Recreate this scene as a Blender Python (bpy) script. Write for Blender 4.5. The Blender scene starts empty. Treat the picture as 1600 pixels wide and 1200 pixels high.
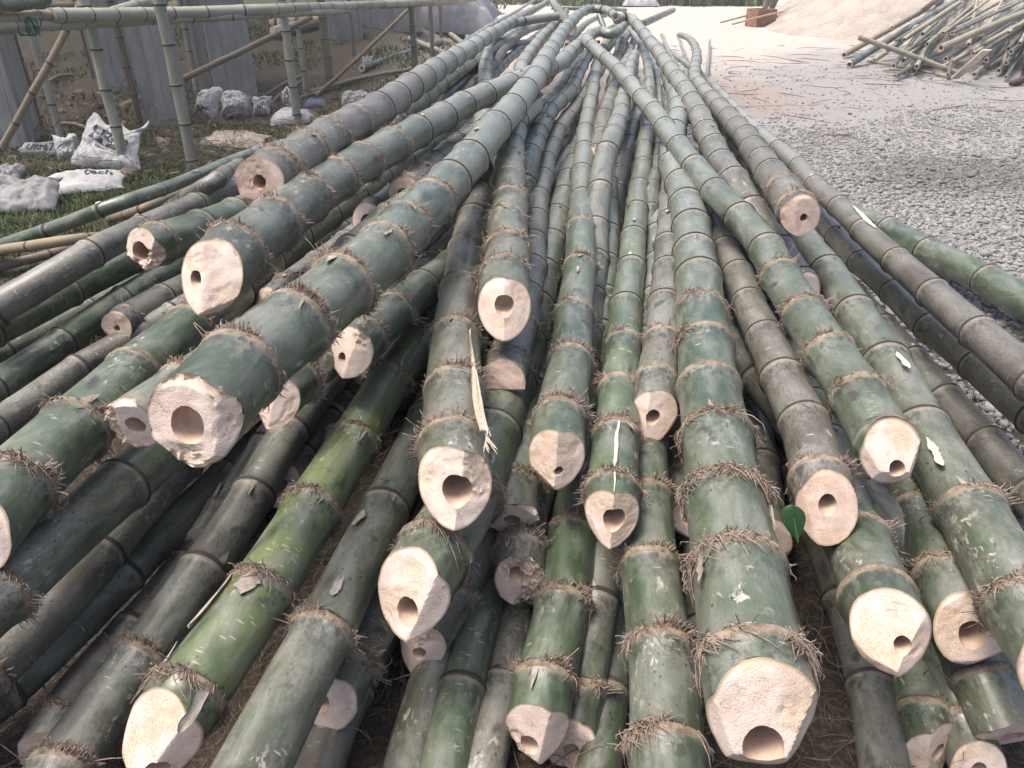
import bpy, bmesh, math, random
import numpy as np
R_ = math.radians
rng = np.random.default_rng(7)
random.seed(7)
scene = bpy.context.scene
COL = scene.collection

# ------------------------------------------------------------------ camera, sky, sun, exposure
CAM_H, FOC, PITCH = 1.45, 1180.0, R_(30)
cam_d = bpy.data.cameras.new('camera')
cam_d.sensor_width = 36; cam_d.lens = 36*FOC/1600; cam_d.clip_start = .02; cam_d.clip_end = 800
cam = bpy.data.objects.new('camera', cam_d); COL.objects.link(cam)
cam.location = (0, 0, CAM_H); cam.rotation_euler = (math.pi/2-PITCH, 0, 0)
scene.camera = cam

SUN_EL, SUN_AZ = R_(70), R_(-85)          # azimuth measured from +Y towards +X
world = bpy.data.worlds.new('World'); scene.world = world; world.use_nodes = True
wn = world.node_tree; bg = wn.nodes['Background']
sky = wn.nodes.new('ShaderNodeTexSky'); sky.sky_type = 'NISHITA'; sky.sun_disc = False
sky.sun_elevation = SUN_EL; sky.sun_rotation = SUN_AZ
sky.dust_density = 6.0; sky.air_density = 1.0; sky.ozone_density = 1.0
wn.links.new(sky.outputs[0], bg.inputs[0]); bg.inputs[1].default_value = .15
sd = bpy.data.lights.new('sun', 'SUN'); sd.energy = 2.0; sd.angle = R_(26); sd.color = (1, .955, .90)
sun = bpy.data.objects.new('sun', sd); COL.objects.link(sun)
sun.rotation_euler = (math.pi/2-SUN_EL, 0, math.pi-SUN_AZ)
vs = scene.view_settings
vs.view_transform = 'Standard'; vs.look = 'None'; vs.gamma = 1; vs.exposure = 0.90
vs.use_curve_mapping = False
scene.render.engine = 'CYCLES'
scene.cycles.max_bounces = 4; scene.cycles.diffuse_bounces = 3; scene.cycles.glossy_bounces = 2
scene.cycles.use_denoising = True; scene.cycles.use_adaptive_sampling = True; scene.cycles.adaptive_threshold = .03

# ------------------------------------------------------------------ helpers
_f = np.array([0, math.cos(PITCH), -math.sin(PITCH)]); _u = np.array([0, math.sin(PITCH), math.cos(PITCH)])
def at(x, y, h=0.0):
    """place on the site seen at (x, y) of the survey picture, at height h"""
    r = _f + np.array([1., 0, 0])*((x-800)/FOC) - _u*((y-600)/FOC)
    return np.array([0, 0, CAM_H]) + r*((CAM_H-h)/-r[2])
def at_y(x, y, Y):
    r = _f + np.array([1., 0, 0])*((x-800)/FOC) - _u*((y-600)/FOC)
    return np.array([0, 0, CAM_H]) + r*(Y/r[1])

def _hash(i, j, k):
    n = (i*374761393 + j*668265263 + k*2147483647).astype(np.int64) & 0xffffffff
    n = ((n ^ (n >> 13))*1274126177) & 0xffffffff
    return ((n ^ (n >> 16)) & 0xffff)/65535.0
def vnoise(x, y, z=0.0):
    x, y, z = np.broadcast_arrays(np.asarray(x, float), np.asarray(y, float), np.asarray(z, float))
    i, j, k = np.floor(x).astype(np.int64), np.floor(y).astype(np.int64), np.floor(z).astype(np.int64)
    a, b, c = x-i, y-j, z-k
    a, b, c = a*a*(3-2*a), b*b*(3-2*b), c*c*(3-2*c)
    r = 0
    for di in (0, 1):
        for dj in (0, 1):
            for dk in (0, 1):
                r = r + _hash(i+di, j+dj, k+dk)*(a if di else 1-a)*(b if dj else 1-b)*(c if dk else 1-c)
    return r
def fbm(x, y, z=0.0, o=4):
    s, t, a = 0, 0, 1.
    for q in range(o):
        s = s + a*vnoise(np.asarray(x)*2**q+q*17.3, np.asarray(y)*2**q+q*9.1, np.asarray(z)*2**q+q*5.7); t += a; a *= .5
    return s/t

def link(o, parent=None):
    COL.objects.link(o)
    if parent is not None: o.parent = parent
    return o
def mesh(name, V, F, mat, parent=None, uv=None, smooth=True, attrs=None):
    """F: int array (n, k) or a list of such arrays"""
    me = bpy.data.meshes.new(name)
    V = np.asarray(V, np.float32)
    FL = F if isinstance(F, list) else [F]
    FL = [np.asarray(f, np.int32) for f in FL if len(f)]
    nl = sum(f.size for f in FL); nf = sum(len(f) for f in FL)
    me.vertices.add(len(V)); me.vertices.foreach_set('co', V.ravel())
    me.loops.add(nl); me.polygons.add(nf)
    li = np.concatenate([f.ravel() for f in FL])
    me.loops.foreach_set('vertex_index', li)
    tot = np.concatenate([np.full(len(f), f.shape[1], np.int32) for f in FL])
    me.polygons.foreach_set('loop_start', np.r_[0, np.cumsum(tot)[:-1]].astype(np.int32))
    me.polygons.foreach_set('loop_total', tot)
    me.polygons.foreach_set('use_smooth', np.full(nf, smooth))
    if uv is not None:
        l = me.uv_layers.new(name='UVMap'); l.data.foreach_set('uv', np.asarray(uv, np.float32)[li].ravel())
    for k, a in (attrs or {}).items():
        at_ = me.attributes.new(k, 'FLOAT', 'POINT'); at_.data.foreach_set('value', np.asarray(a, np.float32))
    me.update(calc_edges=True); me.validate()
    me.materials.append(mat)
    return link(bpy.data.objects.new(name, me), parent)
def empty(name, loc=(0, 0, 0), parent=None):
    o = bpy.data.objects.new(name, None); o.location = loc; o.empty_display_size = .1
    return link(o, parent)
def tag(o, label=None, cat=None, group=None, kind=None):
    if label: o['label'] = label
    if cat: o['category'] = cat
    if group: o['group'] = group
    if kind: o['kind'] = kind
    return o
def grid_faces(nr, nc, wrap=True, off=0):
    i = np.arange(nr-1)[:, None]; j = np.arange(nc if wrap else nc-1)[None]
    a = i*nc+j; b = i*nc+(j+1) % nc
    return np.stack([a, b, b+nc, a+nc], -1).reshape(-1, 4)+off
def tubes(lines, rad, k=3):
    """lines (n, m, 3), rad (n, m) -> verts, quads of n thin k-sided strands"""
    lines = np.asarray(lines, float); n, m, _ = lines.shape
    T = np.gradient(lines, axis=1); T /= np.linalg.norm(T, axis=2, keepdims=True)+1e-12
    ref = np.where(np.abs(T[..., 2:3]) > .9, [[[1., 0, 0]]], [[[0, 0, 1.]]])
    A = np.cross(T, ref); A /= np.linalg.norm(A, axis=2, keepdims=True)+1e-12
    B = np.cross(T, A)
    th = np.arange(k)*2*np.pi/k
    V = lines[:, :, None] + (A[:, :, None]*np.cos(th)[None, None, :, None]+B[:, :, None]*np.sin(th)[None, None, :, None])*rad[:, :, None, None]
    F = grid_faces(m, k)
    F = (F[None]+(np.arange(n)*m*k)[:, None, None]).reshape(-1, 4)
    return V.reshape(-1, 3), F
def box_vf(c, d, rot=0):
    x, y, z = np.array(d)/2
    V = np.array([[sx*x, sy*y, sz*z] for sx in (-1, 1) for sy in (-1, 1) for sz in (-1, 1)])
    cr, sr = math.cos(rot), math.sin(rot)
    V = np.c_[V[:, 0]*cr-V[:, 1]*sr, V[:, 0]*sr+V[:, 1]*cr, V[:, 2]]+np.array(c)
    F = np.array([[0, 1, 3, 2], [4, 6, 7, 5], [0, 4, 5, 1], [2, 3, 7, 6], [0, 2, 6, 4], [1, 5, 7, 3]])
    return V, F
def bevelled_box(name, c, d, mat, parent=None, rot=0, bev=.01, seg=2):
    bm = bmesh.new(); bmesh.ops.create_cube(bm, size=1)
    for v in bm.verts: v.co = (v.co.x*d[0], v.co.y*d[1], v.co.z*d[2])
    bmesh.ops.bevel(bm, geom=bm.edges[:], offset=bev, segments=seg, affect='EDGES', profile=.6)
    me = bpy.data.meshes.new(name); bm.to_mesh(me); bm.free(); me.materials.append(mat)
    o = link(bpy.data.objects.new(name, me), parent); o.location = c; o.rotation_euler = (0, 0, rot)
    return o

# ------------------------------------------------------------------ materials
class NT:
    def __init__(s, name):
        s.m = bpy.data.materials.new(name); s.m.use_nodes = True
        s.t = s.m.node_tree; s.b = s.t.nodes['Principled BSDF']
    def n(s, typ, **kw):
        o = s.t.nodes.new('ShaderNode'+typ)
        for k, v in kw.items(): setattr(o, k, v)
        return o
    def set(s, sock, v):
        if isinstance(v, bpy.types.NodeSocket): s.t.links.new(v, sock)
        elif isinstance(v, (tuple, list)) and len(v) == 3 and sock.type == 'RGBA': sock.default_value = (*v, 1)
        else: sock.default_value = v
    def math(s, op, a, b=0.0, c=0.0, clamp=False):
        o = s.n('Math', operation=op, use_clamp=clamp)
        for i, v in enumerate((a, b, c)): s.set(o.inputs[i], v)
        return o.outputs[0]
    def mix(s, fac, a, b):
        o = s.n('Mix', data_type='RGBA'); s.set(o.inputs[0], fac); s.set(o.inputs[6], a); s.set(o.inputs[7], b)
        return o.outputs[2]
    def step(s, v, lo, hi, a=0.0, b=1.0):
        o = s.n('MapRange', interpolation_type='SMOOTHSTEP'); s.set(o.inputs[0], v)
        for i, q in enumerate((lo, hi, a, b)): s.set(o.inputs[i+1], q)
        return o.outputs[0]
    def attr(s, name, typ='GEOMETRY'):
        return s.n('Attribute', attribute_name=name, attribute_type=typ).outputs['Fac']
    def map(s, vec, scale=(1, 1, 1), loc=(0, 0, 0), rot=(0, 0, 0)):
        o = s.n('Mapping'); s.set(o.inputs[0], vec); s.set(o.inputs[1], loc); s.set(o.inputs[2], rot); s.set(o.inputs[3], scale)
        return o.outputs[0]
    def noise(s, vec, scale=5., detail=4., rough=.55, dist=0.):
        o = s.n('TexNoise'); s.set(o.inputs['Vector'], vec); o.inputs['Scale'].default_value = scale
        o.inputs['Detail'].default_value = detail; o.inputs['Roughness'].default_value = rough; o.inputs['Distortion'].default_value = dist
        return o.outputs[0]
    def voro(s, vec, scale=5., feature='F1', out=0, rnd=1.):
        o = s.n('TexVoronoi', feature=feature); s.set(o.inputs['Vector'], vec); o.inputs['Scale'].default_value = scale
        if 'Randomness' in o.inputs: o.inputs['Randomness'].default_value = rnd
        return o.outputs[out]
    def bump(s, h, strength=.3, dist=.01, nrm=None):
        o = s.n('Bump'); o.inputs['Strength'].default_value = strength; o.inputs['Distance'].default_value = dist
        s.set(o.inputs['Height'], h)
        if nrm is not None: s.set(o.inputs['Normal'], nrm)
        return o.outputs[0]
    def done(s, col, rough=.6, nrm=None, spec=.5):
        s.set(s.b.inputs['Base Color'], col); s.set(s.b.inputs['Roughness'], rough)
        s.b.inputs['Specular IOR Level'].default_value = spec
        if nrm is not None: s.set(s.b.inputs['Normal'], nrm)
        return s.m
    def coord(s, which='Object'): return s.n('TexCoord').outputs[which]
    def geo(s, which='Position'): return s.n('NewGeometry').outputs[which]

def mat_culm():
    t = NT('bamboo_skin')
    uv = t.n('UVMap', uv_map='UVMap').outputs[0]
    seed = t.attr('seed', 'OBJECT'); gr = t.attr('grey', 'OBJECT'); ye = t.attr('yellow', 'OBJECT'); bl = t.attr('blue', 'OBJECT')
    du, dd = t.attr('du'), t.attr('dd')
    sep = t.n('SeparateXYZ'); t.set(sep.inputs[0], uv)
    cmb = t.n('CombineXYZ'); t.set(cmb.inputs[0], sep.outputs[0]); t.set(cmb.inputs[1], sep.outputs[1]); t.set(cmb.inputs[2], seed)
    P = cmb.outputs[0]
    big = t.noise(t.map(P, (5, 2.2, 1)), 1., 3, .6)
    med = t.noise(t.map(P, (22, 12, 1)), 1., 4, .65)
    fine = t.noise(t.map(P, (160, 90, 1)), 1., 2, .6)
    streak = t.noise(t.map(P, (210, 7, 1)), 1., 3, .6)
    green = t.mix(t.step(big, .35, .65), (.027, .050, .021), (.064, .094, .048))
    green = t.mix(bl, green, (.085, .105, .095))
    # young yellow-green patches
    ymask = t.math('MULTIPLY', t.step(t.math('ADD', t.noise(t.map(P, (9, 5, 1), (3, 1, 0)), 1., 3, .5, .8), t.math('MULTIPLY', ye, .35)), .55, .78), ye, clamp=True)
    green = t.mix(ymask, green, (.17, .20, .048))
    # grey-brown weathering film
    gsum = t.math('ADD', t.math('ADD', t.math('MULTIPLY', big, .45), t.math('MULTIPLY', med, .55)), t.math('MULTIPLY', gr, .55))
    gmask = t.step(gsum, .51, .92, 0, .92)
    greycol = t.mix(t.step(fine, .3, .7), (.078, .068, .053), (.175, .160, .130))
    greycol = t.mix(t.step(t.noise(t.map(P, (7, 4, 1), (7, 2, 5)), 1., 4), .45, .62), greycol, (.074, .055, .046))
    col = t.mix(gmask, green, greycol)
    # pale dusty bloom
    dust = t.math('MULTIPLY', t.step(t.noise(t.map(P, (14, 6, 1), (1, 8, 3)), 1., 6, .7, .4),   .38, .70), .56)
    col = t.mix(dust, col, (.24, .245, .215))
    # dark mould blotches and specks
    blot = t.math('MULTIPLY', t.step(t.noise(t.map(P, (16, 10, 1), (11, 3, 2)), 1., 4, .6, .3), .60, .70), .72)
    col = t.mix(blot, col, (.020, .018, .017))
    sp = t.voro(t.map(P, (62, 50, 1)), 1.)
    spm = t.math('MULTIPLY', t.step(sp, .22, .12), t.step(t.noise(t.map(P, (10, 6, 1), (5, 5, 9)), 1., 2), .52, .62))
    col = t.mix(t.math('MULTIPLY', spm, .85), col, (.018, .017, .016))
    # long fibre streaks
    col = t.mix(t.step(streak, .55, .8, 0, .25), col, (.16, .17, .13))
    # pale scratches: short strokes across the grain, in swarms
    for rot, sc, th in ((.45, (20, 120, 1), .24), (-.75, (13, 60, 1), .17)):
        v = t.voro(t.map(P, sc, (rot*7, rot*3, 0), (0, 0, rot)), 1.)
        m = t.math('MULTIPLY', t.step(v, th, th*.55), t.step(t.noise(t.map(P, (7, 4, 1), (rot*5, 2, 1)), 1., 3), .57, .66))
        col = t.mix(t.math('MULTIPLY', m, .75), col, (.43, .44, .33))
    # crusty pale lichen / torn wax
    cr = t.math('MULTIPLY', t.step(t.noise(t.map(P, (48, 26, 1), (2, 9, 4)), 1., 5, .72, .5), .57, .63), t.step(t.noise(t.map(P, (6, 4, 1), (4, 4, 4)), 1., 3), .52, .62))
    col = t.mix(t.math('MULTIPLY', cr, .7), col, (.42, .41, .35))
    # weather-dark culms go smoky brown
    col = t.mix(t.step(gr, .68, .98, 0, .30), col, (.066, .054, .046))
    # wax film plus painted-in silvery sky sheen, paler towards the culm tips
    wax_sheen = t.math('MULTIPLY', t.step(sep.outputs[1], .7, 3.6, .0, .60), t.step(med, .15, .6, .55, 1.))
    col = t.mix(wax_sheen, col, (.30, .315, .285))
    # node: brown line, pale ring on the butt side, sooty zone beyond
    grow = t.math('ADD', 1., t.math('MULTIPLY', sep.outputs[1], .16))
    ds = t.math('DIVIDE', dd, grow)
    wob = t.math('MULTIPLY', t.math('SUBTRACT', med, .5), .012)
    dsw = t.math('ADD', ds, wob)
    pale = t.step(dsw, -.022, -.010)
    col = t.mix(t.math('MULTIPLY', t.math('MULTIPLY', pale, t.step(med, .30, .55)), .5), col, (.28, .25, .19))
    soot = t.math('MULTIPLY', t.math('MULTIPLY', t.step(dsw, -.11, -.015), t.step(dsw, -.008, -.018)), t.step(t.noise(t.map(P, (60, 45, 1), (8, 1, 6)), 1., 4, .7), .47, .60))
    col = t.mix(t.math('MULTIPLY', soot, .8), col, (.038, .034, .030))
    line = t.math('MAXIMUM', t.step(t.math('DIVIDE', du, grow), .013, .006), t.step(ds, -.007, -.003))
    col = t.mix(t.math('MULTIPLY', line, .9), col, (.040, .030, .023))
    rough = t.math('ADD', t.math('ADD', .33, t.math('MULTIPLY', gmask, .16)), t.math('MULTIPLY', t.math('ADD', dust, cr), .18), clamp=True)
    h = t.math('ADD', t.math('MULTIPLY', fine, .5), t.math('ADD', t.math('MULTIPLY', streak, .6), t.math('MULTIPLY', med, .9)))
    t.b.inputs['Coat Weight'].default_value = .30; t.b.inputs['Coat Roughness'].default_value = .34
    return t.done(col, rough, t.bump(h, .35, .0022), .5)
M = {}
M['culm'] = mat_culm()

def mat_dry():
    t = NT('dry_bamboo_skin')
    uv = t.n('UVMap', uv_map='UVMap').outputs[0]; seed = t.attr('seed', 'OBJECT'); gr = t.attr('grey', 'OBJECT'); ye = t.attr('yellow', 'OBJECT'); ds = t.math('MINIMUM', t.attr('du'), t.math('MULTIPLY', t.attr('dd'), -1.))
    sep = t.n('SeparateXYZ'); t.set(sep.inputs[0], uv)
    cmb = t.n('CombineXYZ'); t.set(cmb.inputs[0], sep.outputs[0]); t.set(cmb.inputs[1], sep.outputs[1]); t.set(cmb.inputs[2], seed)
    P = cmb.outputs[0]
    n1 = t.noise(t.map(P, (14, 4, 1)), 1., 5, .6); n2 = t.noise(t.map(P, (120, 8, 1)), 1., 4, .6)
    col = t.mix(gr, (.27, .20, .12), (.335, .325, .255)); col = t.mix(ye, col, (.115, .068, .042))
    col = t.mix(t.step(n1, .35, .7, 0, .6), col, (.17, .165, .125))
    col = t.mix(t.step(n2, .5, .8, 0, .35), col, (.34, .31, .25))
    line = t.step(t.math('ABSOLUTE', ds), .008, .002)
    col = t.mix(t.math('MULTIPLY', line, .7), col, (.06, .045, .035))
    return t.done(col, .6, t.bump(t.math('ADD', n1, n2), .3, .002), .35)
M['dry'] = mat_dry()

def mat_cut():
    t = NT('cut_bamboo_wood')
    uv = t.n('UVMap', uv_map='UVMap').outputs[0]; seed = t.attr('seed', 'OBJECT')
    sep = t.n('SeparateXYZ'); t.set(sep.inputs[0], uv)
    cmb = t.n('CombineXYZ'); t.set(cmb.inputs[0], sep.outputs[0]); t.set(cmb.inputs[1], sep.outputs[1]); t.set(cmb.inputs[2], seed)
    P = cmb.outputs[0]; edge = t.attr('edge'); tear = t.attr('tear')
    n1 = t.noise(t.map(P, (26, 26, 1)), 1., 5, .65, .4); n2 = t.noise(t.map(P, (260, 260, 1)), 1., 3, .6)
    dots = t.voro(t.map(P, (380, 380, 1)), 1.)
    saw = t.noise(t.map(P, (10, 420, 1), (0, 0, 0), (0, 0, .6)), 1., 2, .5)
    col = t.mix(t.step(n1, .3, .72), (.74, .600, .515), (.59, .455, .375))
    col = t.mix(t.math('MULTIPLY', t.math('MULTIPLY', t.step(dots, .36, .16), t.step(n1, .30, .60, .35, 1.)), .60), col, (.36, .235, .16))
    col = t.mix(t.step(saw, .52, .75, 0, .25), col, (.48, .36, .27))
    col = t.mix(t.math('MULTIPLY', t.step(t.noise(t.map(P, (40, 34, 1), (4, 4, 0)), 1., 5, .7), .56, .70), .55), col, (.40, .30, .235))
    col = t.mix(t.math('MULTIPLY', t.step(edge, .925, .985), .75), col, (.24, .17, .095))
    crk = t.voro(t.map(P, (22, 34, 1), (3, 1, 0), (0, 0, .4)), 1., 'DISTANCE_TO_EDGE')
    col = t.mix(t.math('MULTIPLY', t.math('MULTIPLY', t.step(crk, .016, .005), t.step(n1, .55, .65)), .7), col, (.12, .075, .05))
    col = t.mix(t.math('MULTIPLY', tear, t.step(n2, .35, .7, .15, .8)), col, (.50, .36, .22))
    gr = t.attr('grey', 'OBJECT')                 # older culms: browner, dirtier cuts
    col = t.mix(t.math('MULTIPLY', t.step(gr, .40, .95, .0, .75), t.step(n1, .25, .6, .55, 1.)), col, (.38, .265, .205))
    h = t.math('ADD', t.math('MULTIPLY', n2, .6), t.math('ADD', t.math('MULTIPLY', dots, .5), t.math('MULTIPLY', n1, 1.4)))
    return t.done(col, .72, t.bump(h, .55, .002), .25)
M['cut'] = mat_cut()

def simple(name, c1, c2, scale=8., rough=.8, bump=.3, bd=.005, c3=None, lo=.35, hi=.65, spec=.3, coord='Object', detail=5, sc=(1, 1, 1)):
    t = NT(name); p = t.map(t.coord(coord), sc)
    n = t.noise(p, scale, detail, .62); n2 = t.noise(p, scale*7, 3, .6)
    col = t.mix(t.step(n, lo, hi), c1, c2)
    if c3: col = t.mix(t.step(n2, .55, .72, 0, .8), col, c3)
    return t.done(col, rough, t.bump(t.math('ADD', n, t.math('MULTIPLY', n2, .4)), bump, bd), spec)
M['hollow'] = simple('hollow_wall', (.58, .43, .33), (.46, .32, .235), 30, .75, .3, .001)
M['root'] = simple('root_fibre', (.33, .26, .205), (.20, .148, .112), 60, .85, .2, .001, (.42, .345, .28))
M['ring'] = simple('node_line', (.060, .048, .037), (.035, .028, .023), 40, .8, .4, .002, (.13, .11, .085))
M['node'] = simple('node_scar', (.27, .215, .155), (.12, .088, .062), 45, .8, .6, .003, (.36, .30, .23))
M['scar'] = simple('branch_scar_wood', (.62, .56, .47), (.48, .42, .34), 60, .7, .3, .001)
M['sheath'] = simple('dry_sheath', (.33, .285, .235), (.21, .175, .14), 30, .75, .5, .002, (.44, .40, .35), sc=(1, 1, 1))
M['splinter'] = simple('raw_splinter', (.70, .60, .46), (.55, .43, .30), 120, .7, .6, .002)
# ------------------------------------------------------------------ ground
def gz(x, y):
    x = np.asarray(x, float); y = np.asarray(y, float)
    n = (fbm(x*1.3+40, y*1.3+40, o=3)-.5)*.05
    away = np.clip((np.hypot((x-.4)/2.6, 0)-1)*2, 0, 1)
    z = n*away
    left = 1/(1+np.exp((x+1.6)*4))
    dip = np.exp(-((y-9.6)/1.3)**2)*left*.45
    bank = left*np.clip((y-11.5)/3, 0, 1)*.25*(1+fbm(x*.6, y*.6, o=2))
    lump = left*np.exp(-((y-8.2)/.9)**2)*np.clip(fbm(x*1.1+9, y*1.6, o=4)-.42, 0, 1)*.9
    return z-dip+bank+lump
def axis(a, b, st, far):
    core = np.arange(a, b+1e-6, st); g = st*1.35**np.arange(1, 26)
    lo = a-np.cumsum(g); hi = b+np.cumsum(g)
    return np.r_[lo[lo > -far][::-1], core, hi[hi < far]]
gx, gy = axis(-7, 10, .1, 110), axis(.2, 20, .1, 130)
GX, GY = np.meshgrid(gx, gy)
def mat_ground():
    t = NT('site_ground'); p = t.geo('Position')
    s = t.n('SeparateXYZ'); t.set(s.inputs[0], p); X, Y = s.outputs[0], s.outputs[1]
    w = t.noise(p, .9, 5, .65); w2 = t.noise(p, 7., 6, .7); w3 = t.noise(p, 60., 4, .7); w4 = t.noise(p, 260., 3, .6)
    wob = t.math('MULTIPLY', t.math('SUBTRACT', w, .5), 2.2)
    Xw = t.math('ADD', X, wob); Yw = t.math('ADD', Y, t.math('MULTIPLY', wob, 2.))
    # colours
    soil = t.mix(t.step(w2, .35, .65), (.060, .047, .037), (.115, .088, .066))
    soil = t.mix(t.step(w3, .5, .75, 0, .6), soil, (.17, .145, .115))
    turf = t.mix(t.step(w2, .40, .60), (.060, .050, .034), (.042, .056, .022))
    turf = t.mix(t.step(w3, .48, .7, 0, .6), turf, (.10, .088, .052))
    red = t.mix(t.step(w2, .3, .7), (.21, .115, .072), (.14, .085, .058))
    vor = t.voro(p, 34., 'F1', 1); vd = t.voro(p, 34., 'DISTANCE_TO_EDGE')
    grav = t.mix(t.step(w3, .3, .7), (.22, .21, .20), (.33, .32, .305))
    bw = t.n('RGBToBW'); t.set(bw.inputs[0], vor)
    grav = t.mix(.55, grav, t.mix(bw.outputs[0], (.15, .15, .15), (.46, .45, .43)))
    grav = t.mix(t.step(vd, .10, .02, 0, .5), grav, (.13, .12, .11))
    sand = t.mix(t.step(w2, .3, .7), (.41, .355, .305), (.50, .455, .405))
    sand = t.mix(t.step(w3, .55, .75, 0, .45), sand, (.40, .33, .27))
    # layout: turf to the west, gravel to the east, pale sand further on
    left = t.step(Xw, .1, -.9)
    nearpile = t.step(Yw, 4.0, 2.2)
    col = t.mix(left, grav, turf)
    red_m = t.math('MULTIPLY', t.step(w, .52, .68), t.step(Yw, 5, 8))
    col = t.mix(t.math('MULTIPLY', red_m, .55), col, red)
    dk = t.math('MULTIPLY', left, t.math('MULTIPLY', t.step(Yw, 6.6, 7.8), t.step(t.math('ADD', Yw, t.math('MULTIPLY', w2, 6.)), 18., 14.0)))
    col = t.mix(t.math('MULTIPLY', dk, .85), col, soil)
    # damp silty dirt film over the gravel between the piles
    film = t.math('MULTIPLY', t.math('SUBTRACT', 1., left), t.math('MULTIPLY', t.step(Yw, 5.2, 8.2), t.step(w2, .25, .6)))
    col = t.mix(film, col, t.mix(t.step(w3, .3, .72), (.235, .225, .215), (.34, .33, .32)))
    dark_band = t.math('MULTIPLY', t.math('MULTIPLY', t.step(t.math('ABSOLUTE', t.math('SUBTRACT', t.math('ADD', Y, t.math('MULTIPLY', wob, .25)), 5.6)), .65, .25), t.step(X, 2.4, 3.1)), t.math('SUBTRACT', 1., left))  # darker band across the gravel on the right
    col = t.mix(t.math('MULTIPLY', dark_band, .45), col, (.10, .095, .085))
    reds = t.math('MULTIPLY', t.math('MULTIPLY', t.step(Yw, 7.5, 8.6), t.step(Yw, 11., 9.6)), t.step(Xw, 3.6, 2.6))
    col = t.mix(t.math('MULTIPLY', t.math('MULTIPLY', reds, t.math('SUBTRACT', 1., left)), .6), col, (.30, .22, .175))
    sm = t.math('MULTIPLY', t.step(t.math('SUBTRACT', Yw, t.math('MULTIPLY', t.math('MAXIMUM', t.math('SUBTRACT', X, 3.), 0.), .9)), 9.8, 13.0), t.step(X, -2.6, .4))
    col = t.mix(sm, col, sand)
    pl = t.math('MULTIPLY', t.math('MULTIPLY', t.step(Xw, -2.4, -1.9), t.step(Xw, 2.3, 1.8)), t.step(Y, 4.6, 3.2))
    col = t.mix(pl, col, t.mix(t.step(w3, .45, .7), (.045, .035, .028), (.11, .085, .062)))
    h = t.math('ADD', t.math('MULTIPLY', w3, .7), t.math('ADD', t.math('MULTIPLY', w4, .35), t.math('MULTIPLY', w2, 1.)))
    return t.done(col, .95, t.bump(h, .8, .02), .15)
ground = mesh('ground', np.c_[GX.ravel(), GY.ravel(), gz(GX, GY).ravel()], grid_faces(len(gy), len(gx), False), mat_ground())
tag(ground, 'bare yard ground of turf, gravel and pale sand', kind='structure')

# ------------------------------------------------------------------ bamboo builder
def catmull(P, n=10):
    P = np.asarray(P, float); Q = np.vstack([2*P[0]-P[1], P, 2*P[-1]-P[-2]]); out = []
    t = np.linspace(0, 1, n, endpoint=False)[:, None]
    for i in range(1, len(Q)-2):
        a, b, c, d = Q[i-1:i+3]
        out.append(.5*(2*b+(c-a)*t+(2*a-5*b+4*c-d)*t*t+(3*b-a-3*c+d)*t**3))
    return np.vstack(out+[P[-1:]])
def frames(P, s):
    """positions, right, up, forward at arc length s (butt = 0; negative runs out straight)"""
    L = np.r_[0, np.cumsum(np.linalg.norm(np.diff(P, axis=0), axis=1))]
    s = np.asarray(s, float); f = lambda q: np.stack([np.interp(q, L, P[:, k]) for k in range(3)], -1)
    e = .03
    q = np.clip(s, 0, L[-1]); T = f(np.clip(q+e, 0, L[-1]))-f(np.clip(q-e, 0, L[-1])); T /= np.linalg.norm(T, axis=-1, keepdims=True)
    C = f(s)+T*np.minimum(s, 0)[..., None]+T*np.maximum(s-L[-1], 0)[..., None]
    up = np.array([0, 0, 1.]) if abs(T.reshape(-1, 3)[0, 2]) < .8 else np.array([0, -1., 0])
    X = np.cross(T, up); X /= np.linalg.norm(X, axis=-1, keepdims=True)
    return C, X, np.cross(X, T), T, L[-1]
def node_list(L, first, a=.24, k=.05, top=.40):
    out = []; s = first
    while s < L-.05:
        out.append(s); s += min(a+k*s, top)*random.uniform(.9, 1.1)
    return out
def near_cam(p): return float(np.linalg.norm(np.asarray(p)-np.array([0, 0, CAM_H])))

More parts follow.
